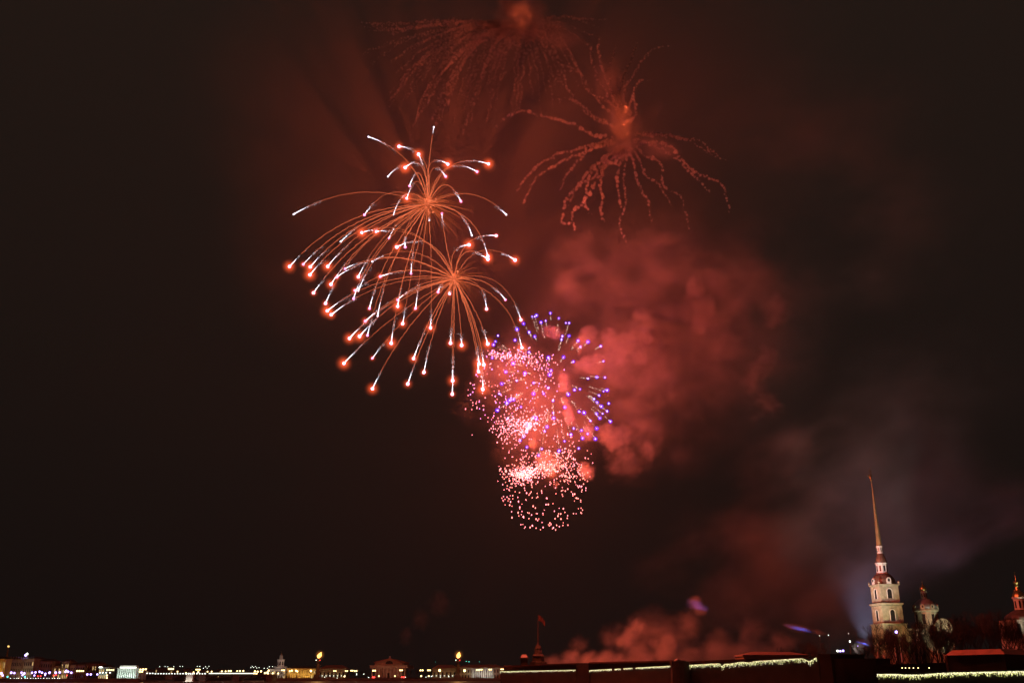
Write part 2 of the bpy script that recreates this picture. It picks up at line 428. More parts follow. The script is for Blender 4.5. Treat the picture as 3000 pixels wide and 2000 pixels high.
# bright greenish white classical front
o,x0,x1,zt = facade('columned_palace', 'brilliant greenish white columned front beside the bridge end', 'palace', 343, 406, 1957, 925, M['white'], 20, 1, 12, .0, roof=1.2)
columns(o, x0+1, x1-1, 10, 923.2, QZ, zt-.2, .55, M['white']); uplights(o, x0, x1, 7, 918.5, QZ, 2400, (.75, 1, .85))
s = MB(); s.box(x0+3, x1-2, 922.9, 923.4, zt+.52, zt+1.25); s.build('eaves_light', M['lamp_white'], o)
s = MB(); s.box((x0+x1)/2-8, (x0+x1)/2+7, 925, 930, zt+.53, zt+2.6); s.build('attic', M['white'], o)
# far houses beyond the bridge
for i, (a, c_, yt, lab) in enumerate([(412, 440, 1962, 'faint grey warehouse beyond the left bridge lamps'), (455, 478, 1957, 'dim far house with pale wall above the bridge, left of the bridge tower'),
     (484, 520, 1962, 'long dim far house above the bridge middle'), (535, 552, 1960, 'small far house by the thin white mast'), (583, 618, 1964, 'far yellowish house right of the lit bridge tower'),
     (634, 655, 1962, 'narrow far house behind the white bridge railing'), (658, 690, 1966, 'low far house behind the white bridge railing'), (700, 742, 1967, 'far dark shed near the bridge end')]):
    facade('far_house', lab, 'building', a, c_, yt, 1520+i*14, M['cream' if i % 2 == 0 else 'grey'], 20, 2, 5, .25, roof=1.5)
m_ = at(541, 1960, 1500); o = thing('mast', 'thin pale mast standing above the bridge', 'mast', (m_.x, 1500, QZ)); t = MB(); t.lathe((m_.x, 1500), [(1.1, QZ), (.5, zat(1957, 1500))], 6); t.build('pole', M['white'], o)

# low river bridge with arches, two lit towers
BY = 960
xb0 = at(300, 1975, BY).x; xb1 = at(790, 1975, BY).x; zd = zat(1973, BY)
o = thing('river_bridge', 'long low dark bridge crossing the water with a row of white lamps', 'bridge', ((xb0+xb1)/2, BY, 0))
b = MB(); spans = 5; w = (xb1-xb0)/spans
for i in range(spans):
    a0 = xb0+w*i; pts = [Vector((a0, BY, zd))]
    N = 10
    for j in range(N+1):
        t = j/N; pts.append(Vector((a0+3+(w-6)*t, BY, .9 + (zd-2.2)*math.sin(math.pi*t)**.7)))
    pts.append(Vector((a0+w, BY, zd)))
    for j in range(N):      # spandrel quads, then swept as thin boxes
        xa = pts[1+j].x; xc = pts[2+j].x
        b.prism([Vector((xa, BY, pts[1+j].z)), Vector((xc, BY, pts[2+j].z)), Vector((xc, BY, zd)), Vector((xa, BY, zd))], (0, 14, 0))
b.build('arch_deck', M['iron'], o)
for i in range(spans+1):
    c = MB(); c.box(xb0+w*i-3.0, xb0+w*i+3.0, BY-1, BY+15, -.4, zd-.02); c.build('pier', M['granite'], o)
c = MB()
c.box(xb0, xb1, BY-.3, BY-.05, zd+.95, zd+1.1)
for i in range(60): x = xb0+(xb1-xb0)*i/59; c.box(x-.08, x+.08, BY-.28, BY-.06, zd+.004, zd+.94)
c.build('railing', M['iron'], o)
c = MB(); c.box(at(612, 1975, BY).x, at(742, 1975, BY).x, BY-.62, BY-.36, zd+.15, zd+.95); c.build('railing_light', emit('railing_glow', (.95, 1, .8), 1.6), o)
for px, lab in ((421, 'pale lit bridge tower nearer the left bank'), (563, 'pale lit bridge tower in mid river')):
    x = at(px, 1975, BY).x; zt = zat(1975, BY)
    t = thing('bridge_tower', lab, 'bridge tower', (x, BY-5, 0))
    c = MB(); c.lathe((x, BY-5), [(4.9, -.3), (4.7, .6), (4.2, .65), (4.2, zt), (4.6, zt+.1), (4.6, zt+.5)], 4, R(45)); c.build('body', M['white'], t)
    c = MB(); c.lathe((x, BY-5), [(1.6, zt+.505), (1.6, zt+1.8), (1.9, zt+1.9), (.3, zt+2.9)], 8); c.build('lantern_house', M['white'], t)
    for s in (-1, 1):
        light('tower_lamp', 'POINT', (x+s*2.2, BY-11, .9), 420, (1, .9, .75), t, .2)
    for i in range(4):
        c = MB(); c.ball(Vector((x-2.6+i*1.75, BY-8.5, zt+.9)), .42, 1); c.build('lamp', M['lamp_white'], t)

# museum with stepped tower
Y = 1010
o,x0,x1,zt = facade('museum', 'pale museum block under a stepped tower right of the bridge', 'museum', 786, 836, 1960, Y, M['grey'], 22, 2, 7, .25)
uplights(o, x0, x1, 3, Y-5, QZ, 420, (1, .9, .8))
cx = at(816, 1960, Y).x
t = MB(); k = mpp(1960, Y)
t.lathe((cx, Y+8), [(17*k*1.2, zt+.4), (17*k*1.2, zat(1951, Y)), (13*k*1.2, zat(1950.5, Y))], 8, R(22.5)); t.build('tower_base', M['grey'], o)
t = MB(); t.lathe((cx, Y+8), [(9.6*k*1.1, zat(1950.4, Y)), (9.6*k*1.1, zat(1932, Y)), (10.6*k*1.1, zat(1931.5, Y)), (10.6*k*1.1, zat(1930, Y))], 8, R(22.5)); tw = t.build('tower_drum', M['white'], o)
for i in range(8):
    a = R(22.5+45*i+22.5); d = Vector((math.cos(a), math.sin(a), 0)); rr = 9.6*k*1.1*math.cos(R(22.5))
    w = MB(); c_ = Vector((cx, Y+8, 0)) + d*rr; w.box(c_.x-.7, c_.x+.7, c_.y-.08, c_.y+.08, zat(1947, Y), zat(1936, Y), a+R(90), c_); w.build('window', M['dark_glass'], tw)
t = MB(); t.lathe((cx, Y+8), [(5.2*k, zat(1929.9, Y)), (4.8*k, zat(1919, Y)), (2.5*k, zat(1917, Y)), (.4, zat(1914.5, Y))], 8, R(22.5)); t.build('tower_top', M['grey'], o)
t = MB(); t.ball(Vector((cx, Y+8, zat(1913.5, Y))), .8, 1); t.lathe((cx, Y+8), [(.12, zat(1913, Y)), (.08, zat(1906, Y))], 5); t.build('finial', M['gold'], o)
for s in (-1, 1): light('tower_flood', 'SPOT', (cx+s*14, Y-12, zt+1), 3000, (1, .92, .88), o, .3, (cx, Y+8, zat(1942, Y)), spot_size=R(60), spot_blend=.8)
o,x0,x1,zt = facade('academy', 'golden yellow columned building left of the first flaming column', 'building', 837, 925, 1958, 1015, M['yellow'], 20, 2, 12, .15)
columns(o, x0+6, x1-5, 14, 1013.4, QZ, zt-.6, .42, M['yellow']); uplights(o, x0+4, x1-2, 8, 1009, QZ, 1150, (1, .72, .28))

def arcade(label, px0, px1, ytop, Y, nl):
    o,x0,x1,zt = facade('warehouse', label, 'building', px0, px1, ytop, Y, M['cream'], 24, 1, nl, 0, roof=3.2, rmat=M['redroof'], wtop=.8)
    for i in range(nl+1):
        x = x0+(x1-x0)*i/nl
        c = MB(); c.ball(Vector((x, Y-.7, QZ+3.4)), .3, 1); f = c.build('wall_lamp', M['lamp_white'], o)
    uplights(o, x0, x1, 4, Y-4.5, QZ, 460, (1, .66, .28))
    return o
arcade('yellow arcaded building just right of the first flaming column', 934, 1012, 1958, 1040, 7)
arcade('yellow arcaded building left of the second flaming column', 1267, 1338, 1957, 1040, 6)
o,x0,x1,zt = facade('colonnade_house', 'long pale building with white lit colonnade right of the second flaming column', 'building', 1343, 1480, 1955, 1045, M['cream'], 24, 2, 16, .05, roof=2.6, rmat=M['redroof'])
cA = at(1380, 1970, 1045).x; cB = at(1447, 1970, 1045).x
columns(o, cA, cB, 12, 1043.4, QZ, zt-.6, .5, M['white']); uplights(o, cA, cB, 8, 1039, QZ, 1100, (1, .97, .85)); uplights(o, x0, cA, 3, 1040, QZ, 300, (1, .66, .28))

# the exchange: temple front, thermal window in the gable
Y = 1050; k = mpp(1960, Y); cx = at(1138, 1960, Y).x; zc = zat(1956, Y)
o = thing('stock_exchange', 'rose temple fronted exchange with a gable between the two flaming columns', 'building', (cx, Y, QZ))
hw = 55*k; hi = 43*k
b = MB(); b.box(cx-hi+2, cx+hi-2, Y+4, Y+60, QZ, zc); b.build('wall', M['pink'], o)
b = MB(); b.box(cx-hw-2, cx+hw+2, Y-1, Y+62, QZ-.5, QZ+1.2); b.build('podium', M['granite'], o)
b = MB(); b.box(cx-hw, cx+hw, Y, Y+62, zc+.005, zc+2.4); b.box(cx-hw-.5, cx+hw+.5, Y-.5, Y+62.5, zc+2.41, zc+3.0); b.build('entablature', M['pink'], o)
zs = zat(1940, Y); za = zat(1929.5, Y)
b = MB(); b.prism([Vector((cx-hi, Y+5, zc+3.005)), Vector((cx+hi, Y+5, zc+3.005)), Vector((cx+hi, Y+5, zs)), Vector((cx, Y+5, za)), Vector((cx-hi, Y+5, zs))], (0, 50, 0)); g = b.build('gable', M['pink'], o)
b = MB(); pts = [Vector((cx+7*k*1.6*math.cos(math.pi*i/14), Y+4.9, zc+4.2+7*k*1.6*.8*math.sin(math.pi*i/14))) for i in range(15)]; b.prism(pts, (0, .09, 0)); b.build('arched_window', M['dark_glass'], g)
b = MB(); b.prism([Vector((cx-hi-.8, Y+4.5, zs+.01)), Vector((cx, Y+4.5, za+.01)), Vector((cx+hi+.8, Y+4.5, zs+.01)), Vector((cx+hi+.8, Y+4.5, zs+.8)), Vector((cx, Y+4.5, za+.8)), Vector((cx-hi-.8, Y+4.5, zs+.8))], (0, 52, 0)); b.build('roof', M['redroof'], o)
b = MB(); b.lathe((cx, Y+8), [(1.4, za+.81), (1.4, za+1.3), (.7, za+1.4), (.9, za+2.5), (.35, za+3.2)], 7); b.build('roof_statue', M['pink'], o)
columns(o, cx-hw+.6, cx+hw-.6, 10, Y+1.4, QZ+1.21, zc, .95, M['pink'])
b = MB(); b.box(cx-1.3, cx+1.3, Y+3.9, Y+3.99, QZ+1.21, QZ+6.2); b.build('door', M['dark_glass'], o)
uplights(o, cx-hw, cx+hw, 6, Y-7, QZ, 420, (1, .5, .30))

# rostral columns with burning bowls
def rostral(px, label, lean):
    Y = 990; x = at(px, 1975, Y).x; zt = zat(1934, Y)
    o = thing('rostral_column', label, 'beacon column', (x, Y, QZ))
    b = MB(); b.box(x-3.6, x+3.6, Y-3.6, Y+3.6, QZ, QZ+2); b.box(x-2.7, x+2.7, Y-2.7, Y+2.7, QZ+2.005, QZ+4.5); b.build('pedestal', M['granite'], o)
    b = MB(); b.lathe((x, Y), [(1.9, QZ+4.51), (1.75, QZ+5), (1.45, zt-1), (2.1, zt-.8), (2.1, zt)], 14); b.build('shaft', M['copper'], o)
    for j in range(3):
        z = QZ+7 + j*(zt-QZ-9)/3
        for s in (-1, 1):
            p = MB(); p.prism([Vector((x+s*1.3, Y-.5, z+.7)), Vector((x+s*1.3, Y-.5, z-.7)), Vector((x+s*2.2, Y-.5, z-.3)), Vector((x+s*3.1, Y-.5, z+.9)), Vector((x+s*2.3, Y-.5, z+.6))], (0, 1, 0)); p.build('ship_prow', M['copper'], o)
    b = MB(); b.lathe((x, Y), [(.9, zt+.005), (.6, zt+.9), (1.1, zt+1.3), (2.0, zt+2.1), (2.0, zt+2.3)], 12); b.build('bowl', M['iron'], o)
    for s, c in ((-1, 'lamp_white'), (1, 'lamp_red')):
        b = MB(); b.ball(Vector((x+s*1.9, Y-1.5, zt+.5)), .38, 1); b.build('gallery_lamp', M[c], o)
    zf = zat(1917, Y)
    b = MB()
    b.v, b.f = [], []
    prof = [(.5, 0), (1.35, .18), (1.9, .38), (1.75, .58), (1.1, .80), (.35, .97), (.04, 1.06)]
    h = (zf - zt - 2.2)*1.75
    for r_, t in prof:
        for i in range(10):
            a = 2*math.pi*i/10; rr = r_*(1+.18*math.sin(3*a+5*t))
            b.v.append(Vector((x + lean*t**1.6*h*.42 + rr*math.cos(a), Y+rr*math.sin(a), zt+2.2+t*h)))
    for j in range(len(prof)-1):
        for i in range(10): b.f.append((j*10+i, j*10+(i+1) % 10, (j+1)*10+(i+1) % 10, (j+1)*10+i))
    fl = b.build('flame', M['flame'], o, origin=Vector((x, Y, zt+2.2)), smooth=True)
    place('flame_glow', HALO_ME['flame'], fl, (x+lean*1.2, Y, zf), 6.0)
    light('flame_light', 'POINT', (x+lean, Y-3, zf), 9000, (1, .5, .16), fl, 1.2)
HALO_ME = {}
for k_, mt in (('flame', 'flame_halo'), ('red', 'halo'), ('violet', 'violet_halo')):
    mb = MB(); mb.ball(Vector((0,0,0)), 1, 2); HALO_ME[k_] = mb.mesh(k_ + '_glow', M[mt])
rostral(930, 'beacon column with a leaning flame left of the rose exchange', 1)
rostral(1341, 'beacon column with an upright flame right of the rose exchange', .5)

# ------------------------------------------------------------------ bare trees
def grow(b, tw, p, d, L, r, lvl, rr, spread):
    pts = [p]; rad = [r]; q = p.copy(); dd = d.copy()
    n = 4
    for i in range(n):
        dd = (dd + Vector((rr.uniform(-1,1), rr.uniform(-1,1), rr.uniform(-.3,.6)))*.16).normalized()
        q = q + dd*L/n; pts.append(q.copy()); rad.append(r*(1-.5*(i+1)/n))
    (b if lvl < 2 else tw).tube(pts, rad, 5 if lvl < 2 else 3)
    if lvl >= 5 or L < .45: return
    for i in range(4 if lvl < 4 else 3):
        t = rr.uniform(.4, 1); k = min(int(t*n), n-1); s = pts[k].lerp(pts[k+1], t*n-k)
        a = rr.uniform(0, 2*math.pi); side = Vector((math.cos(a), math.sin(a), rr.uniform(.3, 1.1))).normalized()
        grow(b, tw, s, (dd*(1-spread) + side*spread).normalized(), L*rr.uniform(.55, .78), max(rad[k]*.6, .018), lvl+1, rr, spread)
TREES = []
for s in range(4):
    rr = random.Random(40+s); b = MB(); tw = MB()
    grow(b, tw, Vector((0,0,0)), Vector((rr.uniform(-.08,.08), 0, 1)).normalized(), 5.2, .24, 0, rr, .5)
    h = max(v.z for v in tw.v)
    for v in b.v + tw.v: v *= 1/h
    TREES.append((b.mesh('trunk', M['bark']), tw.mesh('crown', M['bark'])))
def tree(px, ytop, Y, base, label, group, k):
    x = at(px, 1930, Y).x; h = zat(ytop, Y) - base
    o = thing('bare_tree', label, 'tree', (x, Y, base), group)
    o.rotation_euler = (0, 0, rnd.uniform(0, 6.28)); o.scale = (h*.9, h*.9, h)
    for nm, me in zip(('trunk', 'crown'), TREES[k % 4]):
        c = bpy.data.objects.new(nm, me); COL.objects.link(c); c.parent = o; WL[c] = WL[o]

# ------------------------------------------------------------------ street lamps and small lights
LAMP_ME = {}
def lamp(px, py, Y, colour, r, base=QZ, heads=1, label='', group=None, name='street_lamp', cat='street lamp', pole=True):
    p = at(px, py, Y)
    o = thing(name, label, cat, (p.x, Y, base), group)
    if pole:
        b = MB(); b.lathe((p.x, Y), [(.16, base), (.09, p.z-r*.8)], 5)
        if heads == 2: b.box(p.x-r*1.3, p.x+r*1.3, Y-.06, Y+.06, p.z-r*.9, p.z-r*.75)
        b.build('pole', M['iron'], o)
    for h in range(heads):
        key = (colour, round(r, 2))
        if key not in LAMP_ME:
            mb = MB(); mb.lathe((0, 0), [(r*.45, -r*.9), (r*.95, -r*.2), (r*.9, r*.35), (r*.3, r*.9)], 8); LAMP_ME[key] = mb.mesh('lantern', M[colour])
        dx = 0 if heads == 1 else (h*2-1)*r*1.3
        place('lantern', LAMP_ME[key], o, (p.x+dx, Y, p.z))
def row(pts, Y, colour, r, what, where, heads=1, jit=0, base=QZ, **kw):
    pts = sorted(pts)
    for i, (px, py) in enumerate(pts):
        lamp(px, py, Y + jit*rnd.uniform(-1, 1), colour, r*rnd.uniform(.85, 1.12), base, heads,
             f'{what}, {ORD[i]} from the left {where}', f'{what}s {where}', **kw)
row([(4, 1971), (33, 1969), (42, 1970), (63, 1969), (71, 1971), (94, 1969), (104, 1968), (116, 1966), (123, 1969), (133, 1972), (145, 1969), (163, 1969), (175, 1968), (192, 1966), (209, 1969), (256, 1974), (266, 1974)], 884, 'lamp_violet', .95, 'violet white street lamp', 'along the left quay', 1, 1.5)
row([(8, 1977), (66, 1976), (101, 1977), (132, 1976), (194, 1963), (200, 1966), (285, 1974)], 883, 'lamp_violet', .8, 'low violet lamp', 'under the quay lamps')
row([(229, 1964), (241, 1964), (317, 1961), (329, 1961), (415, 1960), (424, 1959), (413, 1966)], 895, 'lamp_warm', .75, 'warm street lamp', 'near the bridge end', 2)
row([(i, 1969) for i in (293, 301, 311, 322)], 884, 'lamp_white', .5, 'small white lamp', 'before the green pavilion')
row([(313, 1977), (313, 1984)], 882, 'lamp_warm', .8, 'warm lamp by the water', 'at the quay steps', base=.4)
row([(22, 1981), (73, 1981)], 884, 'lamp_cyan', .7, 'turquoise signal', 'on the quay road', name='traffic_light', cat='traffic light')
row([(111, 1979), (119, 1979), (157, 1977), (164, 1976), (196, 1977)], 884, 'lamp_red', .55, 'red signal', 'on the quay road', name='traffic_light', cat='traffic light')
row([(350+i*8.1, 1971 + (1 if i > 12 else 0) + rnd.uniform(-.4, .4)) for i in range(32)], BY+1, 'lamp_white', .52, 'white bridge lamp', 'along the river bridge', base=zd)
row([(32+8*i + rnd.uniform(-2, 2), 1985.5) for i in range(19)], 882.6, 'lamp_white', .27, 'tiny white light', 'low on the left quay', base=.6, name='quay_light', cat='light')
row([(495, 1958), (501, 1958), (507, 1958), (575, 1960), (580, 1960), (585, 1960), (608, 1966), (620, 1966), (650, 1965), (661, 1965), (670, 1964), (676, 1964), (695, 1964), (703, 1964), (713, 1964), (520, 1966), (567, 1968), (545, 1970), (581, 1967)], 1320, 'lamp_warm', 1.0, 'warm lamp', 'on the far bank beyond the bridge', jit=40)
row([(747, 1965), (755, 1966), (765, 1965), (750, 1972), (752, 1974), (776, 1970), (783, 1969), (787, 1963), (785, 1972), (744, 1971)], 1000, 'lamp_warm', .95, 'warm lamp', 'clustered at the right bridge end', jit=5)
row([(775, 1978)], 990, 'lamp_red', .8, 'red signal', 'at the right bridge end', name='traffic_light', cat='traffic light')
row([(799, 1971), (815, 1971), (826, 1962), (832, 1962), (849, 1964), (855, 1963), (867, 1963), (871, 1965), (910, 1963)], 1000, 'lamp_warm', .8, 'warm lamp', 'before the yellow columns', jit=2)
row([(911, 1964), (1288, 1962.5), (1361, 1963)], 996, 'lamp_warm', 1.25, 'big bright lamp', 'beside the flaming columns')
row([(981, 1964), (1015, 1964), (1031, 1963), (1042, 1964), (1096, 1963), (1175, 1962), (1235, 1962), (1257, 1962), (1400, 1961), (1409, 1960), (1436, 1960), (1471, 1959)], 1000, 'lamp_warm', .72, 'twin headed warm lamp', 'across the exchange square', 2)
row([(1110, 1979), (1157, 1979), (1234, 1979), (1256, 1979), (1009, 1980)], 998, 'lamp_warm', .75, 'low warm globe lamp', 'before the exchange')
row([(1092, 1982), (1096, 1982.5), (1177, 1982), (1183, 1982)], 992, 'lamp_red', .8, 'red signal', 'before the exchange', name='traffic_light', cat='traffic light')
row([(988, 1985), (1045, 1975), (1066, 1973), (1080, 1983), (934, 1982), (951, 1982), (1188, 1982), (1248, 1982), (1264, 1980), (1290, 1982), (1315, 1981), (1045, 1972)], 994, 'lamp_white', .32, 'tiny white light', 'low before the exchange', name='quay_light', cat='light')
row([(467+8.5*i+rnd.uniform(-1, 1), 1951+rnd.uniform(-.7, .7)) for i in (0, 2, 3, 5, 7, 8, 13, 14, 16, 17, 32, 33, 38, 39)] + [(735, 1954), (743, 1954), (752, 1955), (759, 1954), (774, 1956), (783, 1956), (596, 1956), (607, 1956)], 1500, 'lamp_white', .42, 'high tiny white light', 'above the far bank', name='far_light', cat='light')
row([(1366, 1936), (1374, 1937), (1405, 1937), (1277, 1938)], 1400, 'lamp_cyan', .4, 'faint green far light', 'above the colonnade house', name='far_light', cat='light')
# bare trees on the far side
for i, (px, yt, Y) in enumerate([(256, 1945, 905), (268, 1948, 906), (280, 1950, 904), (1020, 1962, 1020), (1040, 1958, 1022), (1062, 1960, 1024), (1075, 1962, 1020), (1205, 1960, 1022), (1222, 1957, 1024), (1245, 1962, 1022), (1258, 1964, 1020)]):
    tree(px, yt, Y, QZ, f'dark bare tree on the far bank, {ORD[i]} from the left', 'bare trees on the far bank', i)
# ------------------------------------------------------------------ fortress walls (plan points px, Y, top px)
def wall(label, A, B, thick=9, cop=.45, mat='dark_stone', name='fortress_wall', cat='fortress wall', base=-.5, slope=False, capmat=None):
    (pa, Ya, ta), (pb, Yb, tb) = A, B
    xa, xb = at(pa, 1975, Ya).x, at(pb, 1975, Yb).x; za, zb = zat(ta, Ya), zat(tb, Yb)
    d = Vector((xb-xa, Yb-Ya, 0)).normalized(); nrm = Vector((-d.y, d.x, 0))
    o = thing(name, label, cat, (xa, Ya, 0))
    def strip(off, th, z0, z1a, z1b, z0a=None, z0b=None):
        b = MB(); p = [Vector((xa, Ya, 0)) + nrm*off, Vector((xb, Yb, 0)) + nrm*off]
        q = [p[0] + nrm*th, p[1] + nrm*th]
        n = 0
        V = []
        for P, zl, zh in ((p[0], z0a if z0a is not None else z0, z1a), (p[1], z0b if z0b is not None else z0, z1b), (q[1], z0b if z0b is not None else z0, z1b), (q[0], z0a if z0a is not None else z0, z1a)):
            V.append((P, zl, zh))
        b.v = [P + Vector((0,0,zl)) for P, zl, zh in V] + [P + Vector((0,0,zh)) for P, zl, zh in V]
        b.f = [(3,2,1,0), (4,5,6,7), (0,1,5,4), (1,2,6,5), (2,3,7,6), (3,0,4,7)]
        return b
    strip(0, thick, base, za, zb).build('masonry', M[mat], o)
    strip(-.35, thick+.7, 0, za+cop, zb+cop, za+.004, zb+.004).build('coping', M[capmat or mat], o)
    return o, (xa, Ya, za), (xb, Yb, zb), nrm
G = {}
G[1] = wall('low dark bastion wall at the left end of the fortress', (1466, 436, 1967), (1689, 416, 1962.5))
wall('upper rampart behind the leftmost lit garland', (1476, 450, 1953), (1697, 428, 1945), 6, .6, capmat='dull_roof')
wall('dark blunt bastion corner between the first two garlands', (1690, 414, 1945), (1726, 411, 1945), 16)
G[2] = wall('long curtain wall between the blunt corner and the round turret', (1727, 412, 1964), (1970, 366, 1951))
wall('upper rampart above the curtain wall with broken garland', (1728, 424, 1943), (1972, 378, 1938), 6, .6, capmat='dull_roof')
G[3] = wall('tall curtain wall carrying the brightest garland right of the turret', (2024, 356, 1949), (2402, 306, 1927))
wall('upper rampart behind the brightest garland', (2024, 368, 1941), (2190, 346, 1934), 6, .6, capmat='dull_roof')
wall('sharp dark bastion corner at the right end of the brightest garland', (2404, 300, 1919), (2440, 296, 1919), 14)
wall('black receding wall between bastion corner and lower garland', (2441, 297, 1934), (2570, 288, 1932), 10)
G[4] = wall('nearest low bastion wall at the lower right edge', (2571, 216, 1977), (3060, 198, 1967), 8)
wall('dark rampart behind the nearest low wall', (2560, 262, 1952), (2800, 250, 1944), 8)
# round sentry turret
Yt = 354; xt = at(1997, 1970, Yt).x; k = mpp(1950, Yt); zt = zat(1936, Yt)
o = thing('sentry_turret', 'squat round sentry turret breaking the line of garlands', 'turret', (xt, Yt, 0))
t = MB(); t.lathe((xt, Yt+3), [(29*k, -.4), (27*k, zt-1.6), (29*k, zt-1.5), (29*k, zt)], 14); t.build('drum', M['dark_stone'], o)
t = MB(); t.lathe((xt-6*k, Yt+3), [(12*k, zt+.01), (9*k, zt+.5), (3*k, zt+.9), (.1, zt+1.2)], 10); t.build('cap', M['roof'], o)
# flat roofed barrack seen over the brightest garland
o,x0,x1,zz = facade('barrack', 'low barrack roof showing over the brightest garland', 'building', 2182, 2372, 1921, 372, M['brown'], 14, 1, 10, 0, roof=1.1, rmat=M['dull_roof'], base=1.5)
# bastion house with red lit sloping roof edge
def roofed(label):
    YA, YB, YC = 228, 212, 226
    A = Vector((at(2776, 1930, YA).x, YA, 0)); B = Vector((at(2945, 1930, YB).x, YB, 0)); C_ = Vector((at(3030, 1930, YC).x, YC, 0))
    A2 = A + Vector((12, 16, 0)); C2 = C_ + Vector((4, 14, 0))
    z = zat(1917, 220); zr = z + 1.15
    o = thing('bastion_casemate', label, 'casemate', A)
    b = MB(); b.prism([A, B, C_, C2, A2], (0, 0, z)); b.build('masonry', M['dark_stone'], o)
    b = MB(); n_ = lambda p, d, zz: Vector((p.x, p.y, 0)) + d + Vector((0, 0, zz))
    cen = (A + B + C2 + A2)/4
    low = [p + (p-cen).normalized()*.7 + Vector((0,0,z+.004)) for p in (A, B, C_, C2, A2)]
    hi = [p.lerp(Vector((cen.x, cen.y, 0)), .16) + Vector((0,0,zr)) for p in (A, B, C_, C2, A2)]
    b.v = low + hi; b.f = [(4,3,2,1,0), (5,6,7,8,9)] + [(i, (i+1) % 5, 5+(i+1) % 5, 5+i) for i in range(5)]
    b.build('roof', M['redroof'], o)  # red firework light on this roof is put into its colour
    b = MB(); d = (A2-A).normalized(); s = Vector((-d.y, d.x, 0))
    b.prism([A + s*.02 + d*.1, A + s*.5 + d*.1, A + s*.5 + d*3.4, A + s*.02 + d*3.4], (0, 0, z-.05)); b.build('buttress', M['redroof'], o)  # side face lit by the fireworks, put in as a red strip
roofed('red lit roof edge of the bastion block at the right edge')
for i, px in enumerate((2643, 2653, 2664, 2676, 2690, 2722)):
    lamp(px, 1955, 247, 'lamp_warm', .13, 0, 1, f'tiny dim lamp on the right rampart, {ORD[i]} from the left', 'dim lamps on the right rampart', 'rampart_light', 'light', False)

# icicle garlands of lights hung under the copings
def garland(label, g, t0, t1, drop, n, sag=(), dots=9):
    o_, (xa, Ya, za), (xb, Yb, zb), nrm = g
    A = Vector((xa, Ya, za)); B = Vector((xb, Yb, zb)); off = nrm*-.5
    P = lambda t: A.lerp(B, t) + off + Vector((0,0,.25 - sum(a*math.exp(-((t-c)/w)**2) for c, w, a in sag)))
    o = thing('light_garland', label, 'light garland', P(t0), 'icicle light garlands on the fortress')
    c = MB(); c.tube([P(t0+(t1-t0)*i/60) for i in range(61)], .03, 4); c.build('cable', M['iron'], o)
    for i in range(n):
        b = MB()
        for q in range(3):
            t = t0+(t1-t0)*(i + (q+rnd.random())/4)/n
            ln = drop*rnd.choice((.25, .6, .9, 1.3))*rnd.uniform(.7, 1.1); p = P(t)
            for j in range(dots):
                b.bead(p + Vector((rnd.uniform(-.06,.06), rnd.uniform(-.06,.06), -ln*(j+.3+.4*rnd.random())/dots)), rnd.uniform(.02, .10)*drop**.3)
        b.build('light_strand', M['bulb'], o, origin=P(t0+(t1-t0)*(i+.5)/n))
garland('straight light garland along the leftmost bastion', G[1], .002, .998, .55, 90, dots=6)
garland('light garland from the blunt corner, broken by dark gaps', G[2], .005, .31, .55, 40, dots=6)
garland('very short light garland between two dark gaps', G[2], .345, .42, .5, 10, dots=6)
garland('short light garland piece in the middle of the broken row', G[2], .455, .565, .5, 14, dots=6)
garland('light garland piece ending at the round turret', G[2], .60, .995, .6, 50, dots=6)
garland('wavy bright light garland right of the round turret', G[3], .002, .998, 1.05, 100, sag=((.285, .012, .9), (.34, .06, .35), (.945, .03, .9), (.5, .03, .3)))
garland('broad near light garland at the lower right corner', G[4], .002, .93, .75, 100, sag=((.25, .12, .28),), dots=8)

# ------------------------------------------------------------------ flag tower and kiosk on the left bastion
Yf = 470; xf = at(1577, 1940, Yf).x; z0 = 2.9; k = mpp(1940, Yf)
o = thing('flag_tower', 'dim tiered flag tower behind the left bastion wall', 'tower', (xf, Yf, z0))
b = MB(); b.lathe((xf, Yf), [(26*k, z0), (26*k, zat(1938, Yf)), (19*k, zat(1937, Yf)), (18*k, zat(1922, Yf)), (20*k, zat(1921, Yf)), (13*k, zat(1914, Yf)), (10*k, zat(1900, Yf)), (11*k, zat(1899, Yf)), (5*k, zat(1886, Yf)), (2*k, zat(1880, Yf))], 8, R(22.5)); M['soot'] = surf('sooty_boards', (.008, .007, .006), .95, .3, .4); b.build('tower_body', M['soot'], o)  # near black base colour for tower and pole
b = MB(); zt = zat(1797, Yf); b.lathe((xf, Yf), [(.35, zat(1880, Yf)), (.12, zt)], 6); b.build('flagpole', M['soot'], o)
b = MB(); N = 10; z1 = zat(1800, Yf); z2 = zat(1816, Yf)
for i in range(N):
    X = lambda j: xf + .2 + 20*k*j/N; Yo = lambda j: Yf + .6*math.sin(j*.9); dz = lambda j: -.09*j - .02*j*j
    b.prism([Vector((X(i), Yo(i), z2+dz(i))), Vector((X(i+1), Yo(i+1), z2+dz(i+1))), Vector((X(i+1), Yo(i+1), z1+dz(i+1)*1.1)), Vector((X(i), Yo(i), z1+dz(i)*1.1))], (0, .05, 0))
tag(b.build('flag', surf('red_flag_cloth', (.035, .006, .005), .8, .1, .5), origin=Vector((xf, Yf, z1))), 'red flag flying on the pole above the left bastion', 'flag')
o,x0,x1,zz = facade('kiosk', 'small square guard kiosk beside the flag tower', 'kiosk', 1525, 1546, 1928, 466, M['dark_stone'], 4, 1, 2, 0, roof=1.3, base=2.9)

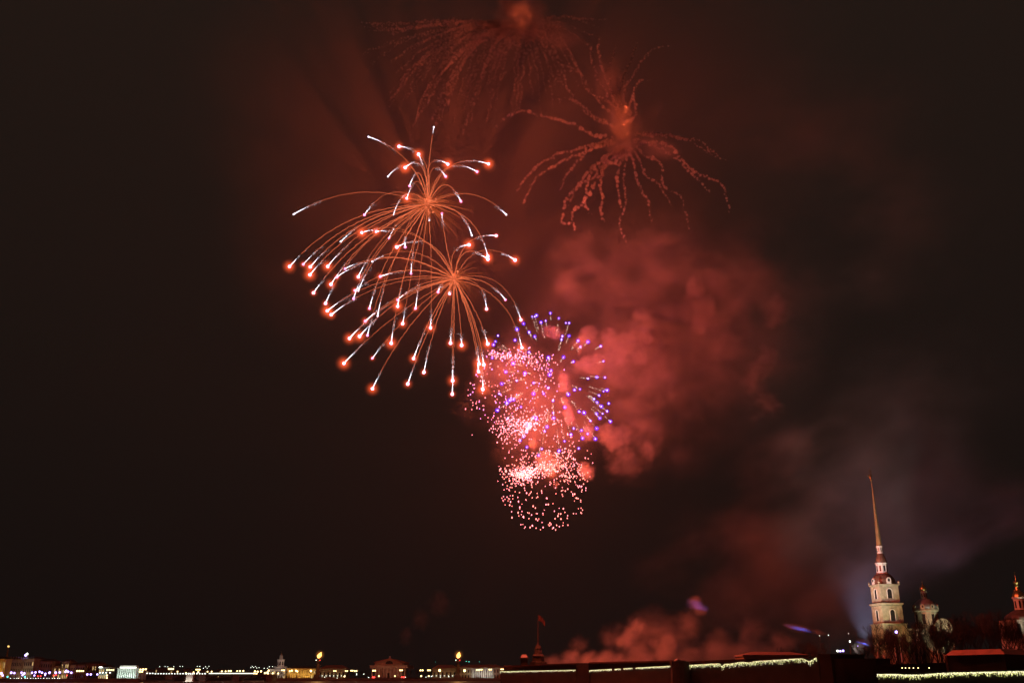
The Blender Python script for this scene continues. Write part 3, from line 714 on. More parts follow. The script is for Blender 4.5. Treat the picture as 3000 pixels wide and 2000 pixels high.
# ------------------------------------------------------------------ cathedral with needle spire
Yc = 550; cxc = at(2593, 1740, Yc).x; mc = .0785; rot = R(6.6)
def zc6(y): return zat(1350 + y/2.4127, Yc)
o = thing('cathedral_tower', 'cream cathedral bell tower with a very tall thin gilded spire', 'bell tower', (cxc, Yc, 2.9))
def sq(b, half, z0, z1): b.lathe((cxc, Yc), [(half*2**.5, z0), (half*2**.5, z1)], 4, rot+R(45))
def facep(nrm_a, u, half):   # point on a face of the square tower
    d = Vector((math.cos(nrm_a), math.sin(nrm_a), 0)); t = Vector((-d.y, d.x, 0))
    return Vector((cxc, Yc, 0)) + d*half + t*u, d, t
S1, S2 = 5.3, 5.8
for nm, half, za, zb in (('belfry_stage', S1, 1000, 884), ('middle_stage', S2, 1160, 1024), ('base_stage', S2+.9, 1360, 1161)):
    b = MB(); z0 = zc6(za) if za < 1360 else 2.9
    sq(b, half, z0, zc6(zb)); st = b.build(nm, M['cream'], o)
    for fa in range(4):
        a = rot + math.pi/2*fa; H = zc6(zb) - z0
        for s in (-1, 1):                      # corner pilasters
            for uu in (half-.55, half-1.9):
                p, d, t = facep(a, s*uu, half)
                w = MB(); w.box(p.x-.16, p.x+.16, p.y-.5, p.y+.5, z0+.02, zc6(zb)-.02, a, p); w.build('pilaster', M['cream'], st)
        p, d, t = facep(a, 0, half)
        q = MB(); hw = 1.15; zb0, zb1 = z0 + H*.22, z0 + H*.66
        pts = [p - t*hw + Vector((0,0,zb0)), p + t*hw + Vector((0,0,zb0))] + [p + t*hw*math.cos(math.pi*i/10) + Vector((0,0,zb1 + hw*math.sin(math.pi*i/10))) for i in range(11)]
        q.prism([v - d*.2 for v in pts], d*.26); q.build('arched_opening', M['dark_glass'], st)
        q = MB(); ptsL = []
        for i in range(13):
            aa = math.pi*i/12; ptsL.append(p + d*.12 + t*(hw+.35)*math.cos(aa) + Vector((0,0,zb1 + (hw+.35)*math.sin(aa))))
        q.tube([p + d*.12 + t*(hw+.35) + Vector((0,0,zb0))] + ptsL + [p + d*.12 - t*(hw+.35) + Vector((0,0,zb0))], .22, 4); q.build('window_surround', M['white'], st)
for nm, half, za, zb in (('cornice', S1+.9, 884, 874), ('cornice', S2+.75, 1022, 1006), ('cornice', S2+1.5, 1160, 1150)):
    b = MB(); sq(b, half-.35, zc6(za)+.003, zc6(za)+.4); sq(b, half, zc6(za)+.402, zc6(zb)); b.build(nm, M['cream'], o)
for fa in range(4):      # urns on the cornice corners
    a = rot + R(45) + math.pi/2*fa; u_ = Vector((cxc + math.cos(a)*(S1+.4)*2**.5, Yc + math.sin(a)*(S1+.4)*2**.5, 0))
    b = MB(); z = zc6(874); b.lathe((u_.x, u_.y), [(.4, z+.005), (.3, z+.4), (.7, z+1.0), (.35, z+1.5), (.1, z+1.9)], 7); b.build('urn', M['cream'], o)
b = MB(); prof = [(6.1, zc6(873.5)), (6.2, zc6(862)), (5.9, zc6(840)), (4.9, zc6(815)), (3.6, zc6(798))]
b.lathe((cxc, Yc), prof, 16); dome = b.build('lower_dome', M['copper'], o)
for fa in range(4):
    a = rot + math.pi/2*fa; p, d, t = facep(a, 0, 5.7); zb0 = zc6(872); b = MB(); b2 = MB()
    pts = [p - t*1.3 + Vector((0,0,zb0)), p + t*1.3 + Vector((0,0,zb0))] + [p + t*1.3*math.cos(math.pi*i/10) + Vector((0,0,zb0+2.1+1.3*math.sin(math.pi*i/10))) for i in range(11)]
    b.prism([v - d*1.6 for v in pts], d*2.1); dm = b.build('dormer', M['white'], dome)
    b2.prism([p + d*.51 + t*.62*math.cos(2*math.pi*i/14) + Vector((0,0,zb0+1.95+.85*math.sin(2*math.pi*i/14))) for i in range(14)], d*.05)
    b2.build('oval_window', M['dark_glass'], dome)
def octa(nm, r, ya, yb, win):
    b = MB(); z0, z1 = zc6(ya), zc6(yb)
    b.lathe((cxc, Yc), [(r, z0), (r, z1-.5), (r*1.14, z1-.45), (r*1.14, z1-.004)], 8, R(22.5)+rot); s = b.build(nm, M['white'], o)
    for i in range(8):
        a = rot + R(45*i); d = Vector((math.cos(a), math.sin(a), 0)); p = Vector((cxc, Yc, 0)) + d*r*math.cos(R(22.5)); w = r*.17
        b = MB(); b.box(p.x-.05, p.x+.05, p.y-w, p.y+w, z0+(z1-z0)*.2, z0+(z1-z0)*.72, a, p); b.build('opening', M['dark_glass'], s)
octa('upper_lantern', 3.0, 796, 720, True)
b = MB(); b.lathe((cxc, Yc), [(3.1, zc6(719.5)), (2.9, zc6(700)), (2.3, zc6(675)), (1.75, zc6(656))], 12); b.build('upper_dome', M['copper'], o)
octa('top_lantern', 1.6, 655, 600, True)
b = MB(); zt0 = zc6(599.5); zt1 = zc6(138); b.lathe((cxc, Yc), [(1.5, zt0), (1.0, zt0+(zt1-zt0)*.35), (.55, zt0+(zt1-zt0)*.72), (.16, zt1)], 8); M['spire_gilt'] = surf('dull_spire_gilding', (.26, .21, .10), .55, .15, .4, metallic=.35)
sp = b.build('spire', M['spire_gilt'], o)
b = MB(); b.ball(Vector((cxc, Yc, zt1+.5)), .62, 2); b.build('orb', M['gold'], sp)
zx = zc6(48); b = MB(); b.box(cxc-.09, cxc+.09, Yc-.07, Yc+.07, zt1+1.1, zx); b.box(cxc-1.0, cxc+1.0, Yc-.06, Yc+.06, zx-2.2, zx-1.95); b.build('cross', M['gold'], sp)
b = MB(); za_ = zt1+1.15                      # weathervane angel: body and two wings
b.lathe((cxc-.45, Yc), [(.42, za_), (.5, za_+.8), (.28, za_+1.8), (.12, za_+2.0), (.24, za_+2.3), (.06, za_+2.6)], 7)
for s in (-1, 1): b.prism([Vector((cxc-.45, Yc, za_+1.7)), Vector((cxc-.45+s*1.2, Yc+.3, za_+2.4)), Vector((cxc-.45+s*.9, Yc+.25, za_+1.0))], (0, .08, 0))
b.build('weathervane', M['gold'], sp)

cxd = at(2710, 1770, Yc+6).x; Yd = Yc+6
o = thing('cathedral_dome', 'drum and grey dome with a small gilded cupola right of the bell tower', 'dome', (cxd, Yd, 2.9))
b = MB(); b.lathe((cxd, Yd), [(6.5, 2.9), (6.1, zc6(1190)), (6.1, zc6(1060)), (6.8, zc6(1058)), (6.8, zc6(1046))], 16); dr = b.build('drum', M['cream'], o)
for i in range(8):
    a = R(45*i+10); d = Vector((math.cos(a), math.sin(a), 0)); p = Vector((cxd, Yd, 0)) + d*6.06
    b = MB(); b.box(p.x-.12, p.x+.12, p.y-.7, p.y+.7, zc6(1150), zc6(1080), a, p); b.build('window', M['dark_glass'], dr)
b = MB(); b.lathe((cxd, Yd), [(6.4, zc6(1045.5)), (6.3, zc6(1020)), (5.3, zc6(995)), (3.4, zc6(975)), (1.9, zc6(966))], 20); dm = b.build('dome_shell', M['silver'], o, smooth=True)
for i in range(8):
    a = R(45*i+10); d = Vector((math.cos(a), math.sin(a), 0)); t = Vector((-d.y, d.x, 0)); p = Vector((cxd, Yd, zc6(1044))) + d*5.6; b = MB()
    pts = [p - t*1.1, p + t*1.1] + [p + t*1.1*math.cos(math.pi*j/8) + Vector((0,0,1.5+1.0*math.sin(math.pi*j/8))) for j in range(9)]
    b.prism(pts, d*1.1); b.build('dormer', M['cream'], dm)
    b = MB(); b.prism([p + d*1.11 + t*.45*math.cos(2*math.pi*j/10) + Vector((0,0,1.3+.65*math.sin(2*math.pi*j/10))) for j in range(10)], d*.05); b.build('dormer_window', M['dark_glass'], dm)
b = MB(); b.lathe((cxd, Yd), [(1.7, zc6(965.5)), (1.7, zc6(920)), (2.0, zc6(918)), (2.0, zc6(914))], 8); cu = b.build('lantern', M['cream'], o)
for i in range(8):
    a = R(45*i+22.5+10); d = Vector((math.cos(a), math.sin(a), 0)); p = Vector((cxd, Yd, 0)) + d*1.6
    b = MB(); b.box(p.x-.05, p.x+.05, p.y-.28, p.y+.28, zc6(955), zc6(928), a, p); b.build('opening', M['dark_glass'], cu)
b = MB(); b.lathe((cxd, Yd), [(1.2, zc6(913.5)), (1.95, zc6(900)), (1.7, zc6(888)), (.7, zc6(874)), (.18, zc6(862)), (.1, zc6(850))], 12); on = b.build('onion_cupola', M['gold'], o, smooth=True)
b = MB(); zx = zc6(838); b.box(cxd-.07, cxd+.07, Yd-.05, Yd+.05, zc6(850), zx); b.box(cxd-.5, cxd+.5, Yd-.045, Yd+.045, zx-.75, zx-.6); b.ball(Vector((cxd, Yd, zc6(850))), .3, 1); b.build('cross', M['gold'], on)
# nave with rounded gable
o = thing('cathedral_nave', 'cathedral nave with a pale rounded gable end behind the bare trees', 'church', (at(2700, 1850, Yc+2).x, Yc+2, 2.9))
xa, xb = at(2618, 1860, Yc+2).x, at(2738, 1860, Yc+2).x; zn = zat(1842, Yc)
b = MB(); b.box(xa, xb, Yc+2, Yc+16, 2.9, zn); nv = b.build('wall', M['pink'], o)
b = MB(); b.box(xa-.3, xb+.3, Yc+1.6, Yc+16.3, zn+.004, zn+.5); b.build('cornice', M['cream'], o)
for i in range(5):
    x = xa+(xb-xa)*(i+.5)/5; b = MB(); b.box(x-.8, x+.8, Yc+1.9, Yc+1.99, 5.5, zn-2.5); b.build('window', M['dark_glass'], nv)
xg0, xg1 = at(2738, 1860, Yc).x+.05, at(2790, 1860, Yc).x; xm = (xg0+xg1)/2; hw = (xg1-xg0)/2; zs = zat(1837, Yc)
pts = [Vector((xg0, Yc-1, 2.9)), Vector((xg1, Yc-1, 2.9)), Vector((xg1, Yc-1, zs))] + [Vector((xm+hw*.93*math.cos(math.pi*i/14), Yc-1, zs+.02+hw*.92*math.sin(math.pi*i/14))) for i in range(15)] + [Vector((xg0, Yc-1, zs))]
b = MB(); b.prism(pts, (0, 12, 0)); ge = b.build('gable_end', M['cream'], o)
b = MB(); b.box(xm-1.1, xm+1.1, Yc-1.08, Yc-1.004, 7, zs-1); b.build('window', M['dark_glass'], ge)
b = MB(); b.tube([p_ + Vector((0,-.15,.05)) for p_ in pts[3:18]], .28, 5); b.build('arch_moulding', M['cream'], ge)

# burial church dome at the right edge
Yg = Yc+4; cxg = at(2986, 1760, Yg).x
o = thing('gilded_cupola', 'white drum with an ornate gilded cupola at the right picture edge', 'dome', (cxg, Yg, 2.9))
b = MB(); b.lathe((cxg, Yg), [(2.9, zc6(1048)), (3.0, zc6(970)), (3.5, zc6(966)), (3.5, zc6(958))], 12); dr = b.build('drum', M['white'], o)
for i in range(8):
    a = R(45*i+20); d = Vector((math.cos(a), math.sin(a), 0)); p = Vector((cxg, Yg, 0)) + d*2.9
    b = MB(); b.box(p.x-.1, p.x+.1, p.y-.45, p.y+.45, zc6(1035), zc6(985), a, p); b.build('opening', M['dark_glass'], dr)
b = MB(); b.lathe((cxg, Yg), [(3.2, zc6(957.5)), (3.0, zc6(940)), (2.3, zc6(922)), (1.3, zc6(908)), (1.1, zc6(885)), (1.45, zc6(880)), (1.0, zc6(872)), (1.2, zc6(866)), (1.75, zc6(855)), (1.5, zc6(846)), (.5, zc6(836)), (.2, zc6(815)), (.1, zc6(806))], 12); cu = b.build('cupola', M['gold'], o)
for i in range(8):
    a = R(45*i+20); d = Vector((math.cos(a), math.sin(a), 0)); b = MB()
    b.tube([Vector((cxg, Yg, zc6(956)+(zc6(910)-zc6(956))*t)) + d*(3.25-1.75*t**.8) for t in [j/7 for j in range(8)]], .16, 4); b.build('rib', M['gold'], cu)
b = MB(); b.ball(Vector((cxg, Yg, zc6(803))), .34, 1); b.box(cxg-.07, cxg+.07, Yg-.05, Yg+.05, zc6(800), zc6(775)); b.box(cxg-.5, cxg+.5, Yg-.045, Yg+.045, zc6(783), zc6(780)); b.build('cross', M['gold'], cu)
b = MB(); b.lathe((cxg, Yg), [(9.5, zc6(1120)), (8.4, zc6(1090)), (5.2, zc6(1062)), (3.6, zc6(1052)), (3.6, zc6(1049))], 16); b.build('main_dome', M['roof'], o, smooth=True)
b = MB(); b.box(cxg-9, cxg+9, Yg-8, Yg+9, 2.9, zc6(1121)); bd = b.build('body', M['grey'], o)
for x in (-6.4, -2.2, 2.2, 6.4):
    b = MB(); b.box(cxg+x-1, cxg+x+1, Yg-8.08, Yg-8.004, zc6(1250), zc6(1150)); b.build('window', M['dark_glass'], bd)

# floodlights of the cathedral, on masts in the fortress yard
def flood(x, y, z, target, power, color, label, angle=40, radius=.5):
    o = thing('floodlight', label, 'floodlight', (x, y, 2.9))
    b = MB(); b.lathe((x, y), [(.15, 2.9), (.12, z-.3)], 6); b.build('mast', M['iron'], o)
    b = MB(); b.box(x-.5, x+.5, y-.3, y+.3, z-.3, z+.2); b.build('lamp_housing', M['iron'], o)
    light('beam', 'SPOT', (x, y, z+.7), power, color, o, radius, target, spot_size=R(angle), spot_blend=.6)
T = Vector((cxc, Yc, 0))
flood(cxc-42, Yc-22, 7, (cxc, Yc, 44), 35000, (.98, .78, .30), 'warm floodlight mast left of the bell tower', 55)
flood(cxc+22, Yc-22, 7, (cxc, Yc, 42), 19000, (.98, .80, .30), 'warm floodlight mast in front of the bell tower', 55)
flood(cxd+7, Yd-30, 6, (cxd, Yd, 38), 70000, (.98, .94, .62), 'pale floodlight mast right of the grey dome', 45)
flood(cxc-14, Yc-30, 6, (cxc, Yc, 74), 90000, (.95, .82, .45), 'narrow beam floodlight below the spire', 46)
flood(xm+7, Yc-20, 5, (xm, Yc, 16), 130, (1, .88, .55), 'low floodlight before the rounded gable', 60)
flood(cxg-6, Yg-24, 7, (cxg, Yg, 48), 55000, (1, .92, .62), 'floodlight mast before the gilded cupola', 22)
# yard lamps
for px, py, Y, c, r, lab in ((2454, 1905.5, 420, 'lamp_white', .45, 'leftmost of three bright yard lamps left of the trees'), (2462, 1906, 420, 'lamp_violet', .42, 'middle of three bright yard lamps left of the trees'), (2470, 1905, 420, 'lamp_violet', .45, 'right one of three bright yard lamps left of the trees'),
     (2490, 1877.5, 440, 'lamp_white', .36, 'single bright lamp above the three yard lamps'), (2427, 1859, 440, 'lamp_white', .17, 'tiny white lamp on the dark tree line'), (2401, 1861, 440, 'lamp_white', .12, 'tiniest lamp on the dark tree line'),
     (2486, 1854.5, 445, 'lamp_white', .12, 'tiny lamp near the blue beam'), (2513, 1891, 445, 'lamp_violet', .16, 'tiny violet lamp below the blue beam'), (2626, 1850, 500, 'lamp_violet', .75, 'bright violet white floodlight among the trees before the bell tower')):
    lamp(px, py, Y, c, r, 2.9, 1, lab, None, 'yard_lamp', 'lamp')
pl = at(2440, 1905, 498)  # added unseen floodlight that brightens the grey smoke
o = thing('yard_floodlight', 'low floodlight pointing up beside the three bright yard lamps', 'floodlight', (pl.x, 498, 2.9))
b = MB(); b.lathe((pl.x, 498), [(.3, 2.9), (.2, 5.2)], 6); b.build('stand', M['iron'], o)
b = MB(); b.lathe((pl.x, 498), [(.3, 5.21), (.6, 5.8), (.6, 6.0)], 8); b.build('lamp_housing', M['iron'], o)
light('beam', 'SPOT', (pl.x, 498, 6.3), 400000, (1, .86, .82), o, .4, (pl.x + 70, 600, 150), spot_size=R(66), spot_blend=.9)
# bare trees in the fortress
tr = [(2742, 1800, 520), (2762, 1808, 524), (2778, 1812, 521), (2690, 1815, 520), (2602, 1830, 516), (2632, 1835, 515), (2655, 1842, 514), (2530, 1862, 512), (2556, 1852, 505), (2585, 1815, 500), (2612, 1826, 488), (2640, 1822, 505), (2664, 1838, 492), (2700, 1800, 508), (2724, 1812, 496), (2750, 1806, 512), (2768, 1818, 498), (2800, 1796, 505), (2822, 1790, 512), (2846, 1780, 500),
      (2872, 1786, 510), (2895, 1778, 502), (2920, 1786, 512), (2945, 1776, 498), (2968, 1790, 506), (2990, 1796, 500), (2330, 1882, 470), (2358, 1874, 480), (2388, 1868, 476), (2412, 1876, 470), (2290, 1890, 474)]
for i, (px, yt, Y) in enumerate(sorted(tr)):
    tree(px, yt, Y, 2.9, f'dark bare tree in the fortress yard, {ORD[i]} from the left', 'bare trees in the fortress yard', i)
# ------------------------------------------------------------------ the two big red bursts
def curve3(c, via, h, N=26):
    """smooth flight path in photo pixels through centre, via, head"""
    a = math.dist(c, via); b_ = math.dist(via, h); t = min(max(a/(a+b_), .25), .8)
    k = 2*t*(1-t)
    ctl = [(via[i] - (1-t)**2*c[i] - t*t*h[i])/k for i in (0, 1)]
    return [tuple((1-s)**2*c[i] + 2*s*(1-s)*ctl[i] + s*s*h[i] for i in (0, 1)) for s in [j/N for j in range(N+1)]]
c1 = lambda x, y: (800+x/3.075, 340+y/3.075)
c2 = lambda x, y: (800+x/2.851, 650+y/2.851)
CA, CB = (1254, 600), (1331, 818)
# head x, y, via x, y, kind (b bright with halo, p pink small, w white cold tip), burst
S1_ = [(860,188,1090,300,'w','A'),(1135,275,1252,300,'b','A'),(1310,345,1350,440,'b','A'),(1448,100,1412,360,'s','A'),(1190,465,1262,420,'b','A'),
 (1035,545,1150,450,'w','A'),(1230,630,1285,520,'p','A'),(1205,740,1292,590,'b','A'),(1575,435,1490,400,'b','A'),(1555,545,1488,470,'p','A'),(1940,432,1700,410,'b','A'),
 (1838,502,1640,445,'p','A'),(1692,768,1560,622,'p','A'),(2100,888,1770,702,'w','A'),(185,885,800,688,'w','A'),(823,890,1080,688,'p','A'),(1085,888,1225,697,'w','A'),
 (1935,1262,1690,880,'b','A'),(1790,1075,1640,850,'w','A'),(1520,878,1560,1150,'p','B'),(1407,940,1402,870,'s','A'),
 (148,1355,650,960,'b','A'),(272,1335,740,970,'p','A'),(335,1358,780,985,'b','A'),(332,1430,760,1040,'b','A'),(492,1355,880,1000,'b','A'),(610,1130,900,920,'w','A'),
 (1045,1100,1180,900,'p','A'),(1190,1180,1240,930,'p','A'),(800,1050,1090,1010,'b','B'),(930,1040,1200,1050,'b','B'),(1115,1180,1300,1125,'b','B'),(895,1310,1150,1220,'s','B'),
 (648,1375,900,1285,'p','B'),(575,1450,880,1300,'p','B'),(522,1515,900,1080,'b','A'),(768,1448,1010,1080,'b','A'),(965,1445,1230,1390,'p','B'),(1243,1418,1290,1080,'p','A'),
 (2010,1078,1850,1090,'b','B'),(1765,1160,1680,1180,'b','B'),(1935,1290,1760,1220,'b','B'),(2180,1297,1900,1210,'b','B')]
S2_ = [(338,592,690,200,'b','A'),(438,680,640,330,'b','A'),(453,742,820,530,'b','B'),(486,775,850,560,'b','B'),(672,640,830,300,'p','A'),(682,572,1000,420,'p','B'),(712,575,900,230,'w','A'),
 (805,722,980,270,'p','A'),(873,785,1020,300,'w','A'),(1040,705,1120,350,'b','A'),(1040,650,1270,510,'p','B'),(1190,722,1245,280,'p','A'),(1083,850,1160,420,'b','A'),(1315,885,1320,300,'b','A'),
 (1378,585,1420,510,'p','B'),(1475,600,1492,520,'b','B'),(770,828,1120,590,'p','B'),(638,972,1050,640,'b','B'),(722,955,1060,660,'b','B'),(788,947,960,420,'p','A'),(987,1013,1060,580,'b','A'),
 (592,1180,1100,730,'b','B'),(830,1137,1180,740,'p','B'),(830,1392,1200,800,'b','B'),(1173,1140,1330,780,'b','B'),(1125,1352,1310,880,'b','B'),(1260,1255,1380,800,'b','B'),
 (1482,1012,1495,740,'b','B'),(1575,1030,1555,750,'b','B'),(1500,1325,1503,850,'b','B'),(1497,1437,1512,900,'b','B'),(1722,1185,1650,820,'b','B'),(1717,1250,1640,820,'b','B'),
 (1760,1192,1670,800,'b','B'),(1752,1398,1675,850,'b','B'),(1793,1018,1665,700,'b','B'),(1783,727,1680,505,'b','B'),(1940,650,1760,500,'p','B'),(2070,818,1800,470,'b','B'),(2078,1050,1830,610,'b','B')]
stars = [(c1(a, b), c1(c, d), k, w) for a, b, c, d, k, w in S1_] + [(c2(a, b), c2(c, d), k, w) for a, b, c, d, k, w in S2_]
BURST = {}
for key, C_, lab in (('A', CA, 'upper big red shell burst with drooping white tipped orange trails'), ('B', CB, 'lower big red shell burst falling like a willow of orange trails')):
    p = at(*C_, FY); BURST[key] = (thing('shell_burst', lab, 'firework', p), p)
HEAD = {}
for nm, mt, r in (('b', 'star', 1.0), ('p', 'pink_star', .78), ('w', 'pale_star', .5), ('s', 'pale_star', .5)):
    mb = MB(); mb.ball(Vector((0,0,0)), r*U*(4.6 if nm in 'bp' else 5.2), 2); HEAD[nm] = mb.mesh('star_head', M[mt], smooth=True)
for i, (h, via, kind, w) in enumerate(stars):
    o, pc = BURST[w]; C_ = CA if w == 'A' else CB
    path2 = curve3(C_, via, h)
    L = math.dist(C_, h); Rm = 330 if w == 'A' else 360
    dep = math.sqrt(max(0, Rm**2 - L**2))*U*rnd.choice((-1, 1))*rnd.uniform(.3, .9)
    N = len(path2)-1
    P3 = [at(q[0], q[1], FY + dep*(j/N)) for j, q in enumerate(path2)]
    head = place('star', HEAD[kind], o, P3[-1])
    # finely wriggling smoke trail, red starlight on it put in as emission
    b = MB(); pts = []; rad = []
    fine = 5
    sd = i*3.7; tw_ = rnd.uniform(.65, 1.25)
    for j in range(N*fine+1):
        s = j/fine; k = min(int(s), N-1); p = P3[k].lerp(P3[k+1], s-k)
        t = j/(N*fine)
        wob = min(1, t*6)*U
        p = p + Vector((noise.noise(Vector((t*42, sd, 0))), noise.noise(Vector((t*42, sd, 5))), noise.noise(Vector((t*42, sd, 9)))))*1.9*wob
        if t < .9: pts.append(p); rad.append(U*tw_*(.85 - .42*t)*(1+.45*noise.noise(Vector((t*90, sd, 2)))))
    b.tube(pts, rad, 4, .25); b.build('ember_trail', M['ember'], head)
    # crackling white tail: dense by the star, scattered behind
    b = MB(); tl = rnd.uniform(48, 100)*U; rf = rnd.uniform(.55, 1.2); acc = 0; back = []
    j = N
    while j > 0 and acc < tl:
        back.append((acc, P3[j])); acc += (P3[j]-P3[j-1]).length; j -= 1
    back.append((acc, P3[j]))
    def along(s):
        for (a0, p0), (a1, p1) in zip(back, back[1:]):
            if s <= a1: return p0.lerp(p1, (s-a0)/max(a1-a0, 1e-6))
        return back[-1][1]
    tot = back[-1][0]
    if kind in 'bpw':
        rod = [along(tot*.42*q/6) for q in range(7)]
        b.tube(rod, [U*(1.05 - .9*q/6)*rf*(1.15 if kind == 'b' else .9) for q in range(7)], 5)
    side = -1 if h[0] < via[0] else 1
    for q in range(90 if kind != 's' else 45):
        s = tot*rnd.random()**1.15*(.45 if kind == 's' else 1); f = s/tl
        sp = U*(.8 + 5*f*f)
        p = along(s) + Vector((rnd.gauss(0, .6), rnd.gauss(0, .6), rnd.gauss(0, .6) - f*.5))*sp
        b.bead(p, U*rnd.uniform(.25, .7)*(1.1 - .6*f))
    b.build('spark_tail', M['white_sparks'], head)
    if kind in 'bp':
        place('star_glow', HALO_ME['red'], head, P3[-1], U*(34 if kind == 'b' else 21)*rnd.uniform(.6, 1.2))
    if kind == 'b':
        light('star_light', 'POINT', P3[-1], STAR_POWER, (1, .10, .03), head, 0.0)
# hearts of the two bursts: radial filaments and a smoke knot, lit red by emission
for key, C_, n_ in (('A', CA, 110), ('B', CB, 75)):
    o, pc = BURST[key]; b = MB()
    for q in range(n_):
        a = rnd.uniform(0, 2*math.pi); ln = rnd.uniform(40, 135)*(1 if key == 'A' else .8); dz = rnd.uniform(-.7, .7)
        e = (C_[0]+ln*math.cos(a), C_[1]+ln*math.sin(a)*.8 + 14); v_ = (C_[0]+ln*.5*math.cos(a), C_[1]+ln*.5*math.sin(a)*.85)
        c = curve3(C_, v_, e, 10)
        b.tube([at(x, y, FY + dz*ln*U*j/10) + Vector((rnd.uniform(-1,1), 0, rnd.uniform(-1,1)))*U*.8 for j, (x, y) in enumerate(c)], [U*(.95-.75*j/10) for j in range(11)], 3)
    b.build('ember_filaments', M['ember_dim'], o)
    b = MB()
    for q in range(60):
        d = Vector((rnd.gauss(0,1), rnd.gauss(0,1), rnd.gauss(0,1)))
        b.ball(pc + d*U*(10 if key == 'A' else 7.5), U*rnd.uniform(1.2, 3.4), 1, bump=.3, seed=q)
    b.build('burst_heart', M['ember'], o)
    light('burst_light', 'POINT', pc + Vector((0, -6, 0)), STAR_POWER*1.5, (1, .12, .035), o, 0)

# ------------------------------------------------------------------ violet burst
c3 = lambda x, y: (1340+x/3.92, 880+y/3.92)
c4 = lambda x, y: (1400+x/3.92, 1200+y/3.92)
V3 = [(858,185),(888,186),(908,172),(1068,145),(1014,232),(960,250),(1165,204),(1246,258),(1284,258),(760,266),(686,330),(824,364),(888,413),(662,456),(466,404),(437,470),(415,508),(1206,410),(1282,406),(1196,448),(1386,462),(1500,475),(1413,530),(1646,524),(1220,650),(1332,702),(1045,655),(1678,697),(822,594),(640,722),(400,660),(556,820),(775,834),(1076,803),(1058,853),(682,920),(510,956),(875,946),(1042,1004),(874,1070),(990,1070),(480,1070),(600,1145),(645,1137),(568,1175),(730,1222),(458,1260),(1098,1150),(1100,1290),(1106,1348),(1500,896),(1602,880),(1694,884),(1345,1026),(1408,1018),(1274,1078),(1720,1030),(1678,1043),(1628,1090),(1570,1130),(1606,1168),(1654,1215),(1738,1182),(1234,1226),(1398,1275),(1455,1288),(1600,1300),(1668,1300),(1720,1270),(1636,1350),(1528,1380),(1758,1388),(1600,1468),(1336,1468),(1305,1538),(1425,1490),(1496,1530),(578,1355),(875,1342),(907,1358),(820,1430),(1030,1450),(1003,1500),(795,1510),(760,1560)]
V4 = [(1202,326),(1350,334),(995,360),(486,352),(525,308),(562,428),(735,448),(932,470),(698,522),(1158,442)]
CV = (1618, 1118); pv = at(*CV, FY+4)
ov = thing('shell_burst', 'violet shell burst of short spark trails at the rim of the smoke', 'firework', pv)
VH = []
for r in (1.1, 1.4, 1.7):
    mb = MB(); mb.ball(Vector((0,0,0)), r*U*1.15, 1); VH.append(mb.mesh('violet_head', M['violet_star'], smooth=True))
for i, h in enumerate([c3(*p) for p in V3] + [c4(*p) for p in V4]):
    L = math.dist(CV, h); dep = math.sqrt(max(0, 205**2 - L**2))*U*rnd.choice((-1, 1))*.9
    P = lambda t: at(CV[0]+(h[0]-CV[0])*t, CV[1]+(h[1]-CV[1])*t - 26*(t-t*t)*(1 if L > 60 else .4), FY+4+dep*t)
    head = place('star', VH[i % 3], ov, P(1))
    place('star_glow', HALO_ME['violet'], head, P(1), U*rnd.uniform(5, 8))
    b = MB(); tl = rnd.choice((.0, .12, .22, .3))*min(1, L/90)
    for q in range(int(8 + 70*tl)):
        t = 1 - tl*rnd.random()**.8; p = P(t) + Vector((rnd.gauss(0,1), rnd.gauss(0,1), rnd.gauss(0,1)))*U*(.5+4*(1-t)); b.bead(p, U*rnd.uniform(.25, .62))
    b.build('spark_tail', M['gold_sparks'], head)
for p in ((1500, 1000), (1590, 930), (1740, 1010), (1750, 1150), (1690, 1260), (1540, 1180)):
    light('star_light', 'POINT', at(*p, FY+10), STAR_POWER*.04, (.6, .07, .6), ov, 0)

# ------------------------------------------------------------------ three glittering ball bursts
def glitter(label, C_, rx, ry, cl, mats, dots, plights, seed):
    rr = random.Random(seed); p0 = at(*C_, FY); o = thing('glitter_burst', label, 'firework', p0)
    pts = []
    for cx, cy_, sx, sy, n, tilt in cl:
        for _ in range(n):
            u, v_ = rr.gauss(0, 1), rr.gauss(0, 1)
            pts.append((cx+u*sx, cy_+v_*sy+u*sx*tilt, rr.uniform(-1, 1)*rx*.8))
    k = 0
    while k < dots:
        z = rr.uniform(-1, 1); a = rr.uniform(0, 2*math.pi); s = math.sqrt(1-z*z); q = rr.uniform(.82, 1.04)
        pts.append((C_[0]+rx*q*s*math.cos(a), C_[1]+ry*q*s*math.sin(a), z*rx*q)); k += 1
    rr.shuffle(pts)
    me = {}
    for mt in mats:
        mb = MB(); mb.ball(Vector((0,0,0)), 1, 1); me[mt] = mb.mesh('spark', M[mt], smooth=True)
    rest = {mt: MB() for mt in mats}
    for i, (x, y, d) in enumerate(pts):
        mt = mats[i % len(mats)]; r = U*rr.choice((1, 1, 1.25))*rr.uniform(.95, 1.6); p = at(x, y, FY + d*U)
        if i < 100: place('spark', me[mt], o, p, (r*.92, r*.92, r*1.35))
        else: rest[mt].ball(p, r*.92, 1, Vector((0,0,1)), 1.45)
    for mt in mats:
        q = rest[mt].build('spark_swarm', M[mt], o, smooth=True); q['kind'] = 'stuff'
    for x, y, pw, col in plights: light('glitter_light', 'POINT', at(x, y, FY-4), STAR_POWER*pw, col, o, 0)
